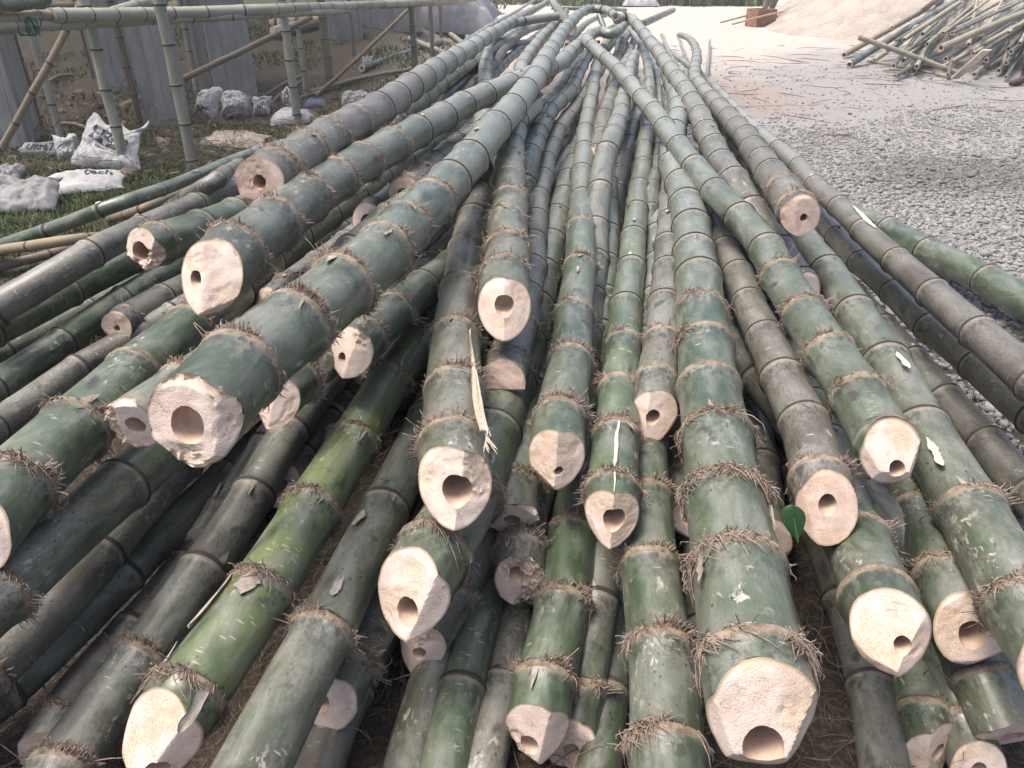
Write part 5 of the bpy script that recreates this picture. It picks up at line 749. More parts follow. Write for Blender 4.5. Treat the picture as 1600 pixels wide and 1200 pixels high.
for key, (dia, pts, nd) in CULMS.items():
    lab, grey, yel, blu, cutp, (hx, hy, hr), torn, nfr, flen = INFO[key]
    dry = key in ('W2', 'W3', 'W4', 'W5')
    big = min(near_cam(p) for p in pts) < 2.6
    far_lines = key in ('C2',)
    ROOT[key] = bamboo("bamboo_culm" if not dry else 'bamboo_pole', lab, 'bamboo culm' if not dry else 'bamboo pole', PILE if key not in SHORT_RINGS else 'bamboo lying loose on the grass',
           pts, dia, nodes=nd, mat='dry' if dry else 'culm', cut=cutp, seg=28 if big else 18, grey=grey, yellow=yel, blue=blu,
           fringe=nfr, scars=.26, hole=(hx, hy), hollow_r=hr, torn=torn, fringe_len=flen, gap=GAP.get(key, .225), taper=.05, flare=.07, deep=.28 if key in ('T1', 'G7', 'T4') else 1., ring_dist=10, flip=key not in ("R10", "G4", "G1"), bulge=.075 if key[0] != 'W' else .03)

def gpt(x, y):
    h = 0.
    for _ in range(12): p = at(x, y, h); h = .5*h+.5*float(gz(p[0], p[1]))
    return np.array([p[0], p[1], float(gz(p[0], p[1]))])

# ------------------------------------------------------------------ details on single culms
def surf(root, s, an, lift):
    Pd, rad = CURVES[root.name]
    C, X, U, T, L = frames(Pd, np.asarray(s, float))
    return C+(rad(np.asarray(s))*1.03+lift)[..., None]*(np.cos(an)[..., None]*X+np.sin(an)[..., None]*U)-np.array(root.location)
def peel(root, s0, l, an0, w, lift, name='sheath_scrap', mat='sheath', curl=.005, twist=0.):
    gu, gv = np.meshgrid(np.linspace(-1, 1, 9), np.linspace(0, 1, 12))
    sd = random.random()*50
    wid = w*(.2+1.4*fbm(gv*5+sd, gu*1.5, o=4))*(1-.8*np.abs(2*gv-1)**3)
    r = CURVES[root.name][1](s0)
    an = an0+gu*wid/r+twist*gv+.12*(fbm(gv*5+sd, gu, o=2)-.5)
    lf = .003+lift*gv**2+curl*np.abs(gu)**2*(.3+gv)*fbm(gu*2+sd, gv*3, o=2)
    s = s0+l*gv+.006*(fbm(gu*4+sd, gv*2, o=2)-.5)
    V = surf(root, s, an, lf); V2 = surf(root, s, an, lf-.0014)
    F = grid_faces(12, 9, False)
    return mesh(name, np.vstack([V.reshape(-1, 3), V2.reshape(-1, 3)]), np.vstack([F, F[:, ::-1]+108]), M[mat], root)
g1 = ROOT['G1']
for a in ((.33, -.06, 1.45, .020, .001), (.335, -.15, 2.3, .010, .002), (.10, -.10, .70, .009, .006), (.59, -.05, 1.0, .005, .003), (.85, -.06, .9, .006, .003)): peel(g1, *a)
peel(ROOT['G2'], .74, -.06, 1.9, .011, .004); peel(ROOT['G2'], .47, .05, 1.4, .008, .004)
peel(ROOT['R10'], .30, -.08, 2.6, .008, .004); peel(ROOT['R10'], .36, .07, .7, .006, .004)
peel(ROOT['Y2'], .62, -.13, 2.2, .009, .012, 'torn_strip', 'scar'); peel(ROOT['Y2'], 1.05, -.12, 1.6, .007, .012, 'torn_strip', 'scar')
peel(ROOT['Z2'], 1.25, .30, 1.55, .010, .001, 'scraped_streak', 'scar', .001); peel(ROOT['R7'], .02, .28, 1.55, .004, .001, 'scraped_streak', 'scar', .001)
for k in ('T1', 'T2', 'X1', 'X2', 'R3', 'C1', 'T4', 'R7', 'Y1', 'Z1', 'R2', 'S2', 'Lc', 'Lf', 'Le', 'Y3', 'C5', 'RB'):
    Lk_ = float(np.linalg.norm(np.diff(CURVES[ROOT[k].name][0], axis=0), axis=1).sum())
    for q in range(2): peel(ROOT[k], random.uniform(.5, min(Lk_-.2, 4.0)), -random.uniform(.03, .06), random.uniform(.7, 2.5), random.uniform(.004, .009), random.uniform(.001, .004), curl=.002)
# long raw splinter standing off the S-bent culm
t3 = ROOT['T3']
gu, gv = np.meshgrid(np.linspace(-1, 1, 15), np.linspace(0, 1, 22))
hw = .0105*np.clip(gv*1.5, .03, 1)*(.9+.3*fbm(gv*4, 0*gv, o=2))
jag = .055*vnoise(gu*6, 3.1)*(gv > .86)*((gv-.86)/.14)
s_ = .62-.56*gv+jag; an = .98-.16*gv+gu*hw/.07; lf = .006+.020*gv**1.4+.0022*np.abs(vnoise(gu*7, gv*.8)-.5)*2+.002*gu
V1 = surf(t3, s_, an, lf); V2 = surf(t3, s_, an, lf-.004); F = grid_faces(22, 15, False)
mesh('splinter', np.vstack([V1.reshape(-1, 3), V2.reshape(-1, 3)]), np.vstack([F, F[:, ::-1]+330]), M['splinter'], t3, smooth=False)
fv, ff = tubes(np.array([surf(t3, np.linspace(.08-.01*q, .02-.03*random.random(), 5), np.linspace(.80+.02*q, .70+.05*q, 5), np.linspace(.022, .02+.02*random.random(), 5)) for q in range(6)]), np.tile([[.0016, .0014, .0012, .0009, .0004]], (6, 1)))
mesh('splinter_fibre', fv, ff, M['splinter'], t3)

# green leaf caught against the smoky culm
def mat_leaf(name, c1, c2):
    return simple(name, c1, c2, 25, .45, .3, .002)
M['leaf'] = mat_leaf('fresh_leaf', (.018, .050, .018), (.028, .072, .026)); M['vein'] = mat_leaf('leaf_vein', (.11, .17, .08), (.09, .14, .06))
p = np.array(CULMS['S1'][1][0])
gu, gv = np.meshgrid(np.linspace(-1, 1, 9), np.linspace(0, 1, 13))
wl = .026*np.sin(np.pi*np.clip(gv, 0, 1)**.72)**.9*(1-.25*gv)+.001
lx = gu*wl; ly = -.068*gv; lz = .006*np.abs(gu)-.010*gv**2
LV = np.stack([lx+.012*gv, .35*ly+lz, .92*ly-.0*lx], -1).reshape(-1, 3)
lo = empty('leaf', p+np.array([-.085, -.03, .03])); tag(lo, 'fresh green heart-shaped leaf against the dark smoky culm', 'leaf')
F = grid_faces(13, 9, False)
mesh('blade', np.vstack([LV, LV+np.array([0, .0009, 0])]), np.vstack([F, F[:, ::-1]+117]), M['leaf'], lo)
vl = [np.stack([.012*v, .35*-.068*v-.010*v**2-.0012, .92*-.068*v], -1) for v in (np.linspace(-.15, .97, 8),)]
fv, ff = tubes(np.array(vl), np.full((1, 8), .0011)); mesh('midrib', fv, ff, M['vein'], lo)

# ------------------------------------------------------------------ concrete columns
def mat_concrete():
    t = NT('board_marked_concrete'); p = t.coord('Object')
    n = t.noise(t.map(p, (3, 3, 1)), 2., 5, .65); n2 = t.noise(t.map(p, (40, 40, 3)), 1., 4, .6); st = t.noise(t.map(p, (14, 14, .5)), 1., 3, .5)
    col = t.mix(t.step(n, .3, .7), (.27, .253, .237), (.38, .36, .34)); col = t.mix(t.step(st, .5, .75, 0, .5), col, (.16, .145, .13))
    col = t.mix(t.step(n2, .55, .75, 0, .4), col, (.36, .35, .34))
    return t.done(col, .9, t.bump(t.math('ADD', n2, st), .4, .008), .2)
M['concrete'] = mat_concrete()
for (x, y, w, rot, lab) in ((14, 226, .44, .25, 'grey concrete column with board marks at the left picture edge'), (266, 196, .36, .3, 'grey concrete column behind the mottled scaffold post'),
                            (370, 150, .52, .35, 'widest grey concrete column, right of the others'), (333, 130, .34, .2, 'pale concrete column half hidden behind the widest one'),
                            (184, 132, .44, .3, 'dark shaded concrete column between the two leaning brown posts')):
    b = gpt(x, y); o = empty('concrete_column', b); tag(o, lab, 'column', 'concrete columns under the scaffold')
    bevelled_box('shaft', (0, 0, 1.55), (w, w, 3.3), M['concrete'], o, rot, .012)
    ca, sa = math.cos(rot), math.sin(rot)
    for side in (0, 1):
        for q in (-.32, .05, .36):
            lx, ly = (q*w, -w/2-.002) if side == 0 else (w/2+.002, q*w)
            bevelled_box('board_mark', (lx*ca-ly*sa, lx*sa+ly*ca, 1.55), (.012 if side == 0 else .008, .008 if side == 0 else .012, 3.2), M['concrete'], o, rot, .002, 1)

# added slatted timber above the picture, put there to shade the left side
sunshade = empty('added_sunshade', (-5.9, 11.7, 3.2)); tag(sunshade, 'added out-of-view timber deck carried by the concrete columns', 'sunshade')
M['sunshade'] = simple('sunshade_timber', (.20, .16, .12), (.14, .11, .085), 3, .9, .3, .01)
for q in range(12): bevelled_box('plank', (-3.45+q*.62, 0, random.uniform(0, .02)), (.32, 8.4, .04), M['sunshade'], sunshade, 0, .004, 1)
for q in range(5): bevelled_box('bearer', (0, -3.8+q*1.9, -.10), (7.4, .10, .14), M['sunshade'], sunshade, 0, .004, 1)

# ------------------------------------------------------------------ scaffold
SC = 'bamboo scaffold beside the columns'
def post(x, y, D, lab, grey=1., brown=0., h=2.5, lean=(0, 0), mat='dry'):
    b = gpt(x, y); P = [b+np.array([0, 0, -.12]), b+np.array([lean[0]*.5, lean[1]*.5, h*.5]), b+np.array([lean[0], lean[1], h])]
    return bamboo('scaffold_post', lab, 'scaffold post', SC, P, D, taper=.03, nodes=node_list(h, .2, .24, .02, .3), mat=mat, cut=[(0, 0, 0)], seg=14, grey=grey, yellow=brown, ring_dist=12, bulge=.09, scars=0, kink=.006)
post(100, 230, .062, 'pale green bamboo post right of the leftmost concrete column')
post(197, 263, .078, 'pale knobbly bamboo post standing behind the big cement sack')
post(304, 268, .080, 'mottled olive bamboo post nearest the thin green culm', .9, .15)
post(310, 152, .072, 'yellowish olive bamboo post between the concrete columns', .95, .05)
post(466, 193, .076, 'pale bamboo post right of the widest concrete column')
post(479, 151, .062, 'slim bamboo post just behind the pale one right of the columns')
post(516, 130, .110, 'stout brown-grey post beside the concrete block', .6, .55)
post(553, 86, .062, 'short-looking brown post left of the long slanting brown pole', .6, .5)
post(649, 112, .085, 'green bamboo post split open along its front', .1, 0, mat='culm')
post(676, 88, .066, 'dark grey post in front of the crumpled tarpaulin', .7, .6)
post(690, 64, .066, 'dark grey post standing within the crumpled tarpaulin', .7, .6)
post(615, 48, .062, 'grey post in front of the pale concrete block', .8, .35)
post(726, 28, .066, 'grey post at the far end of the scaffold rail', .8, .35)
post(223, 206, .060, 'leaning dark brown post left of the second concrete column', .3, .9, lean=(-.06, .05))
post(236, 190, .062, 'second leaning dark brown post behind the first one', .3, .95, lean=(-.1, .1))
post(147, 122, .055, 'thin dark brown post in the shade far left', .3, .95)
post(62, 205, .09, 'rough brown timber post behind the leftmost concrete column', .2, .95)
YB, YE, YI = gpt(197, 263)[1], gpt(466, 193)[1], gpt(649, 112)[1]
def rail(pts, D, lab, grey=1., brown=0., dy=0., mat='dry', taper=.01):
    P = [at_y(x, y, np.interp(x, [-60, 138, 442, 640, 800], [YB-1.4, YB, YE, YI, YI+3.2])+dy) for x, y in pts]
    return bamboo('scaffold_rail', lab, 'scaffold rail', SC, P, D, taper=taper, mat=mat, cut=[(0, 0, 0)], seg=14, grey=grey, yellow=brown, ring_dist=12, bulge=.07, scars=0, kink=.005, fringe=0, nodes=None)
rail([(79, 24), (241, 22), (340, 18), (437, 14), (550, 9), (677, 2), (745, -2)], .088, 'thick upper scaffold rail of pale bamboo', dy=-.09)
rail([(-40, 31), (40, 27), (90, 24)], .07, 'tan rail joining the thick upper rail at the far left', .5, .2, dy=-.07)
rail([(-40, 42), (138, 37), (309, 29), (437, 22), (546, 17)], .060, 'thin lower scaffold rail just under the thick one', dy=-.08)
rail([(590, 10), (650, 7), (720, 3)], .065, 'short scaffold rail by the split green post', .8, .2, dy=.08)
rail([(-40, 50), (60, 43), (140, 40)], .05, 'thin mossy rail below the lower scaffold rail at left', .9, .1, dy=.08)
rail([(-30, 8), (36, 2), (70, -3)], .09, 'dark green bamboo at the top left corner', .05, 0, dy=-.1, mat='culm')
rail([(-20, 12), (60, 11), (134, 9)], .055, 'brown pole behind the scaffold near the top left corner', 0, .8, dy=.9)
def pole(name, lab, cat, grp, ends, D, grey=0., brown=.4, mat='dry', nodes=None, seg=12):
    return bamboo(name, lab, cat, grp, ends, D, taper=.02, mat=mat, cut=[(0, -.1, 0)], seg=seg, grey=grey, yellow=brown, ring_dist=9, bulge=.04, scars=0, nodes=nodes, hollow_r=.5)
LP = 'poles leaning and lying round the scaffold'
pole('leaning_pole', 'orange-tan pole leaning across the leftmost concrete column', 'pole', LP, [gpt(-8, 250), at_y(65, 120, 6.2), at_y(131, -4, 6.5)], .055, 0, .15)
pole('leaning_pole', 'pale bamboo brace rising behind the thick upper rail', 'pole', LP, [at_y(165, 24, 6.3), at_y(200, 12, 6.6), at_y(262, -6, 7.2)], .085, 1, 0)
g = gpt(192, 172); pole('leaning_pole', 'brown pole slanting behind the concrete columns', 'pole', LP, [g+[0, 0, .03], at_y(340, 98, g[1]+1.0), at_y(486, 27, g[1]+2.)], .065, .2, .7)
g = gpt(495, 151); pole('leaning_pole', 'long thin brown pole slanting up to the split green post', 'pole', LP, [g+[0, 0, .02], at_y(565, 85, g[1]+.6), at_y(637, 16, g[1]+1.2)], .05, 0, .6)
for (a, b, D, gr, br, lab) in (((485, 147), (640, 112), .055, .3, .5, 'brown pole on the turf ending by the split green post'), ((470, 155), (690, 100), .045, .5, .4, 'thin grey-brown pole on the turf behind the pile'),
        ((534, 188), (600, 153), .075, .4, .5, 'short hollow brown bamboo lying against the pile\'s left'), ((420, 168), (470, 130), .04, .4, .5, 'thin stick on the debris right of the columns'),
        ((410, 155), (478, 118), .035, .5, .5, 'thin pale stick leaning over the debris'), ((98, 196), (148, 210), .035, .3, .3, 'tan stick on the ground behind the big cement sack'),
        ((155, 150), (167, 166), .05, .2, .2, 'short cut bamboo tube on the shaded slope'), ((78, 130), (115, 120), .05, 0, .8, 'reddish stick on the far left slope')):
    A, B = gpt(*a), gpt(*b); pole('loose_pole', lab, 'pole', LP, [A+[0, 0, D/2], (A+B)/2+[0, 0, D/2+.03], B+[0, 0, D/2]], D, gr, br)
A, B = gpt(566, 114), gpt(690, 70); pole('loose_culm', 'dark green bamboo log lying on the turf behind the scaffold', 'bamboo culm', LP, [A+[0, 0, .06], (A+B)/2+[0, 0, .06], B+[0, 0, .06]], .10, .05, 0, 'culm')
for (a, b, lab) in (((695, 52), (722, 72), 'pale pole nearest the tarpaulin'), ((706, 48), (735, 66), 'pale pole second from the tarpaulin'), ((735, 44), (752, 58), 'pale pole farthest right of the tarpaulin'), ((640, 66), (700, 92), 'pale broken pole at the foot of the dark posts')):
    A, B = gpt(*a), gpt(*b); pole('loose_pole', lab, 'pole', LP, [A+[0, 0, .05], (A+B)/2+[0, 0, .06], B+[0, 0, .05]], .085, 1., 0.)
M['timber'] = simple('weathered_timber', (.42, .34, .26), (.28, .22, .17), 6, .85, .5, .01, (.52, .45, .36), sc=(1, 8, 8))
for (a, b, D, lab) in (((428, 62), (497, 44), .17, 'pale thick log beyond the posts, lowest of the heap'), ((436, 48), (492, 40), .16, 'pale thick log, middle of the heap beyond the posts'), ((425, 42), (470, 30), .15, 'pale log, rearmost of the heap beyond the posts')):
    A, B = gpt(*a), gpt(*b)
    o = bamboo('timber_log', lab, 'log', 'logs heaped beyond the posts', [A+[0, 0, D*.6], (A+B)/2+[0, 0, D*.6], B+[0, 0, D*.6]], D, taper=.02, nodes=[], mat='timber', cut=[(0, -.1, 0)], seg=14, scars=0, hollow_r=.05)
for (x, y, d, rot, lab) in ((530, 62, (.62, .5, .55), .25, 'brown-grey concrete block left of the far scaffold posts'), (612, 48, (.95, .5, .50), .2, 'pale concrete block behind the long slanting pole'), (574, 42, (.4, .4, .6), .1, 'dark concrete stump between the two concrete blocks'),
                            (1012, -6, (.2, .2, .2), 0, None)):
    if lab is None: continue
    b = gpt(x, y); o = bevelled_box('concrete_block', b+np.array([0, d[1]/2, d[2]/2-.04]), d, M['concrete'], None, rot, .03, 3); tag(o, lab, 'concrete block', 'concrete blocks beyond the scaffold')

# ------------------------------------------------------------------ cement sacks and sheets
def mat_sack(name, c1, c2):
    t = NT(name); p = t.coord('Object')
    n = t.noise(p, 7, 5, .65); w = t.noise(p, 160, 2, .5); d = t.noise(p, 18, 5, .7)
    col = t.mix(t.step(n, .35, .65), c1, c2); col = t.mix(t.step(d, .56, .72, 0, .7), col, (.17, .15, .125))
    return t.done(col, .7, t.bump(t.math('ADD', t.math('MULTIPLY', w, .3), n), .4, .01), .35)
M['sack'] = mat_sack('woven_sack', (.40, .395, .39), (.29, .28, .275)); M['paper'] = mat_sack('grey_paper_sack', (.25, .24, .24), (.18, .17, .17))
M['tarp'] = mat_sack('grey_tarpaulin', (.27, .265, .29), (.20, .195, .215)); M['card'] = mat_sack('brown_sheet', (.33, .285, .24), (.24, .20, .17))
M['blue'] = mat_sack('blue_sheet', (.15, .18, .27), (.10, .12, .19)); M['ink'] = simple('sack_print', (.035, .035, .045), (.06, .06, .07), 30, .7, .1, .001)
def text_mesh(body, size=1.):
    cu = bpy.data.curves.new('lettering', 'FONT'); cu.body = body; cu.size = size; cu.resolution_u = 3; cu.offset = .02
    ob = bpy.data.objects.new('lettering', cu); COL.objects.link(ob)
    dg = bpy.context.evaluated_depsgraph_get(); me = bpy.data.meshes.new_from_object(ob.evaluated_get(dg))
    bpy.data.objects.remove(ob)
    bm = bmesh.new(); bm.from_mesh(me); bmesh.ops.triangulate(bm, faces=bm.faces[:])
    for _ in range(2): bmesh.ops.subdivide_edges(bm, edges=[e for e in bm.edges if e.calc_length() > .12*size], cuts=1)
    bmesh.ops.triangulate(bm, faces=bm.faces[:])
    bm.verts.ensure_lookup_table()
    V = np.array([v.co[:] for v in bm.verts]); F = np.array([[v.index for v in f.verts] for f in bm.faces]); bm.free()
    V[:, 0] -= V[:, 0].min(); return V, F
def sack(name, lab, cat, grp, loc, yaw, lean, w, l, th, cr, mat='sack', texts=(), roll=0., bend=0., sd=None):
    """crumpled flat bag: w along x, l along y; lean tips it up about its near edge"""
    sd = random.random()*80 if sd is None else sd
    def f(u, v, lift=0., top=1.):
        u = np.asarray(u, float); v = np.asarray(v, float)
        x = (u-.5)*w*(1+.55*(fbm(v*2.8+sd, u*1.3, o=3)-.5)); y = v*l*(1+.45*(fbm(u*2.6+sd, v, o=3)-.5))+.10*l*(fbm(u*4+sd, 2.2, o=2)-.5)
        pr = (1-np.abs(2*u-1)**5)*(1-np.abs(2*v-1)**5)
        rid = 1-np.abs(2*fbm(u*2.6+sd, v*2.6*l/w, 1.7, o=4)-1)*2.2; rid2 = 1-np.abs(2*fbm(u*6+sd*2, v*6*l/w, 4.2, o=3)-1)*2
        z = top*th*pr*(.6+.8*fbm(u*2+sd, v*2+3, o=2))+cr*(.25+.75*pr)*(rid*.9+.55*rid2+.25*(1-np.abs(2*fbm(u*13+sd, v*13*l/w, 2.2, o=2)-1)*2))+lift
        z = z+bend*np.sin(u*np.pi*1.3+sd)*l*.25+roll*(v-.4)**2*l
        cl, sl = math.cos(lean), math.sin(lean); y, z = y*cl-z*sl, y*sl+z*cl
        cy, sy = math.cos(yaw), math.sin(yaw)
        return np.stack([x*cy-y*sy, x*sy+y*cy, z+.01], -1)
    nu, nv = 44, 36
    U, V = np.meshgrid(np.linspace(0, 1, nu), np.linspace(0, 1, nv))
    a = f(U, V).reshape(-1, 3); b = f(U, V, -.004, -.25).reshape(-1, 3)
    F = grid_faces(nv, nu, False)
    bd = np.r_[np.arange(nu), np.arange(1, nv)*nu+nu-1, (nv-1)*nu+np.arange(nu-2, -1, -1), np.arange(nv-2, 0, -1)*nu]
    e = np.stack([bd, np.roll(bd, -1), np.roll(bd, -1)+nu*nv, bd+nu*nv], 1)
    o = empty(name, loc); tag(o, lab, cat, grp)
    mesh('cloth', np.vstack([a, b]), np.vstack([F, F[:, ::-1]+nu*nv, e[:, ::-1]]), M[mat], o)
    for (body, u0, v0, hh, rot) in texts:
        if body == '#':
            q = np.array([[i, j] for j in (0, .18) for i in np.linspace(0, hh, 16)]); TF = grid_faces(2, 16, False); TV = np.c_[q, q[:, :1]*0]
        else: TV, TF = text_mesh(body); TV = TV*hh
        cx, sx = math.cos(rot), math.sin(rot)
        sc_ = 1 if body != '#' else .35
        xx, yy = TV[:, 0], TV[:, 1]*sc_
        uu, vv = u0+(xx*cx-yy*sx)/w, v0+(xx*sx+yy*cx)/l
        mesh('print', f(uu, vv, .0035), TF, M['ink'], o, smooth=False)
    return o
SK = 'empty cement sacks thrown about under the scaffold'
def gp(x, y, dz=0.): return gpt(x, y)+np.array([0, 0, dz])
sack('cement_sack', 'rolled white sack with bold black lettering by the leftmost column', 'sack', SK, gp(72, 247), -.05, .95, .42, .12, .05, .004, 'sack', [('UltraTe', .20, .30, .085, 0)], sd=3)
sack('cement_sack', 'folded blank pale sack end standing beside the rolled lettered sack', 'sack', SK, gp(112, 252), .5, 1.15, .17, .19, .05, .014, 'sack', sd=12)
sack('cement_sack', 'big crumpled white sack with slanting lettering behind the knobbly post', 'sack', SK, gp(166, 266), -.12, .75, .48, .42, .035, .034, 'sack', [('UltraTe', .20, .70, .105, -.38), ('#', .18, .53, .25, -.38), ('UltraTech', .30, .38, .026, -.3)], bend=.2, sd=21)
sack('cement_sack', 'flattened white sack with lettering lying on the open grass', 'sack', SK, gp(133, 303), .42, .10, .52, .40, .035, .016, 'sack', [('tech', .50, .60, .11, -.05)], sd=33)
sack('paper_sack', 'torn grey paper sack heaped at the left picture edge', 'sack', SK, gp(28, 336), .25, .36, .44, .38, .035, .035, 'paper', sd=41)
sack('paper_sack', 'small grey paper scrap behind the torn paper sack at the edge', 'sack', SK, gp(5, 286), .2, .2, .22, .2, .04, .03, 'paper', sd=44)
sack('cement_sack', 'white sack with broad black print leaning on the second concrete column', 'sack', SK, gp(318, 191), -.35, .9, .25, .33, .05, .02, 'sack', [('#', .2, .35, .18, -.6), ('#', .2, .18, .18, -.6)], sd=50)
sack('cement_sack', 'stuffed dirty white sack at the foot of the widest column', 'sack', SK, gp(372, 190), .2, .7, .28, .26, .10, .025, 'sack', sd=57)
sack('cement_sack', 'small white sack with black print right of the stuffed one', 'sack', SK, gp(408, 183), -.1, .9, .18, .20, .05, .02, 'sack', [('ui', .4, .2, .10, 0)], sd=63)
sack('brown_sheet', 'flat brownish sheet lying before the second concrete column', 'sheet', SK, gp(352, 232), -.25, .12, .55, .35, .03, .02, 'card', sd=69)
sack('cement_sack', 'white sack lying at the foot of the pale post right of columns', 'sack', SK, gp(462, 196), .3, .2, .38, .28, .05, .02, 'sack', sd=72)
sack('cement_sack', 'white sack leaning upright with stacked black letters behind the pale post', 'sack', SK, gp(452, 176), -.1, 1.2, .14, .22, .03, .012, 'sack', [('TECH', .5, .1, .07, 1.4)], sd=74)
sack('cement_sack', 'crumpled grey sack alone on the turf nearest the pile', 'sack', SK, gp(552, 169), -.1, .55, .34, .24, .05, .045, 'sack', sd=79)
sack('blue_rag', 'small blue rag on the turf behind the pale post', 'rag', None, gp(492, 168), 0, .1, .26, .2, .04, .02, 'blue', sd=81)
sack('white_rag', 'white litter rag beside the dark green log', 'rag', None, gp(573, 106), 0, .7, .14, .16, .04, .03, 'sack', sd=85)
sack('tarpaulin', 'heap of crumpled grey tarpaulin behind the far scaffold posts', 'tarpaulin', None, gp(690, 56), -.15, .18, 1.7, 1.2, .42, .16, 'tarp', sd=90)
sack('tarpaulin', 'trailing end of grey tarpaulin on the sand beside the heap', 'tarpaulin', None, gp(738, 45), -.2, .05, 1.1, .6, .16, .06, 'tarp', sd=93)
sack('plastic_sheet', 'dark blue-grey sheet lying at the far edge of the sand', 'sheet', None, gp(968, 9), 0, .1, 1.6, 1.2, .25, .1, 'blue', sd=95)
sack('plastic_sheet', 'white plastic sheet lying right of the dark blue-grey one', 'sheet', None, gp(1004, 11), 0, .05, 1.0, .8, .15, .06, 'sack', sd=97)
M['rope'] = simple('green_twine', (.05, .16, .13), (.04, .11, .09), 60, .8, .2, .001)
b = at_y(52, 34, YB-.75)
ln = np.stack([[b[0]+.0025*q*math.cos(q*.7)+.02*math.sin(q*.31), b[1]-.065+.048*math.sin(q*1.6), b[2]-.02+.050*math.cos(q*1.6)] for q in np.linspace(0, 30, 160)])[None]
fv, ff = tubes(ln, np.full((1, 160), .0035), 5); tag(mesh('twine_lashing', fv, ff, M['rope']), 'green twine lashing tied round the scaffold rail and post', 'twine')

# ------------------------------------------------------------------ sand heap, far stack of thin culms
M['sand'] = simple('pale_sand', (.42, .36, .31), (.33, .28, .24), 3.2, .95, 1., .08, (.50, .44, .385), spec=.1)
sx = np.linspace(-1.5, 1.2, 170); SX, SY = np.meshgrid(sx, sx)
rr = np.hypot(SX, SY)*(1+.16*(fbm(SX*2+5, SY*2+5, o=3)-.5))
r2 = np.hypot((SX*4.4+2.6)/2.7, (SY*5.2+2.6)/2.6)*(1+.14*(fbm(SX*3+1, SY*3, o=3)-.5)); hh = np.maximum(2.9*np.clip(1-rr, 0, 1), 1.35*np.clip(1-r2, 0, 1))
rip = fbm(np.arctan2(SY, SX)*9, rr*2.2, o=4)-.5; rip2 = fbm(SX*14, SY*14, o=3)-.5
hh = hh+np.clip(hh*6, 0, 1)*(.26*rip+.12*rip2)-.03
heap = mesh('sand_heap', np.c_[SX.ravel()*4.4, SY.ravel()*5.2, hh.ravel()], grid_faces(170, 170, False), M['sand']); heap.location = (10.5, 19.3, 0)
tag(heap, 'large heap of pale sand behind the far stack of thin bamboo', 'sand heap')
FS = 'thin bamboo poles in the far stack against the sand heap'
for i in range(84):
    lay = i // 17; q = i % 17
    x0 = 4.75+q*.225+random.uniform(-.13, .13)+lay*.12; y0 = 10.35+random.uniform(-.35, .5)+lay*.22
    z0 = .05+lay*.10+random.uniform(0, .03); sl = random.uniform(.045, .10); hd = random.uniform(.50, .90); Ln = random.uniform(5., 7.)
    D = random.uniform(.045, .068); d = np.array([hd, 1, sl]); d /= np.linalg.norm(d)
    if lay == 0: x0 += .1
    P = [np.array([x0, y0, z0]), np.array([x0, y0, z0])+d*Ln*.5, np.array([x0, y0, z0])+d*Ln]
    green = random.random() < .6
    bamboo('bamboo_pole', 'thin cut bamboo pole in the far stack leaning on the sand heap', 'bamboo pole', FS, P, D, taper=.03, mat='culm' if green else 'dry', cut=[(0, 0, 0)], seg=12, grey=.45 if green else random.uniform(.7, 1), yellow=.05 if green else random.uniform(0, .12), blue=.45, minimal=True, hollow_r=.66, scars=0, kink=0, bulge=.07)
def fpole(a, ha, b, hb, D, lab, grey, brown, mat='dry', blue=0.):
    A, B = at(*a, ha), at(*b, hb); bamboo('bamboo_pole', lab, 'bamboo pole', 'single poles round the far stack', [A, (A+B)/2+[0, 0, .01], B], D, taper=.02, mat=mat, cut=[(0, 0, 0)], seg=14, grey=grey, yellow=brown, blue=blue, ring_dist=0, hollow_r=.66, scars=0, kink=.003, bulge=.06)
fpole((1319, 86), .05, (1500, -14), .75, .085, 'tan pole farthest left of the far stack', .3, .25)
fpole((1327, 101), .05, (1500, -4), .75, .095, 'thick green pole second from left of the far stack', .25, 0, 'culm', .5)
fpole((1366, 94), .10, (1500, 4), .80, .070, 'pale pole third from left of the far stack', .7, .05)
fpole((1437, 18), .55, (1470, -4), .8, .07, 'short dark pole end sticking out high on the far stack', .9, .3)
fpole((1341, 58), .45, (1495, 114), .05, .065, 'pale pole laid crosswise over the far stack\'s left side', .7, .1)
fpole((1356, 95), .03, (1487, 121), .03, .032, 'thin stick on the gravel before the far stack', .6, .3)
fpole((1470, 75), .42, (1625, 10), .80, .085, 'thick tan pole laid across the top of the far stack', .55, .05)
fpole((1472, 105), .06, (1625, 22), .68, .062, 'thin tan pole slanting across the far stack\'s front', .6, .1)
fpole((1380, 111), .02, (1410, 110), .02, .022, 'short straw-coloured stick on the gravel', .8, .0)
A, B = at(1492, 122, .04), at(1542, 78, .42); dv = B-A; Lb = np.linalg.norm(dv)
bm_ = bevelled_box('plank', (A+B)/2, (.10, Lb, .022), M['scar'], None, 0, .003, 1); bm_.rotation_euler = (math.asin(dv[2]/Lb), 0, -math.atan2(dv[0], dv[1])); tag(bm_, 'whitish split plank propped on the far stack', 'plank')

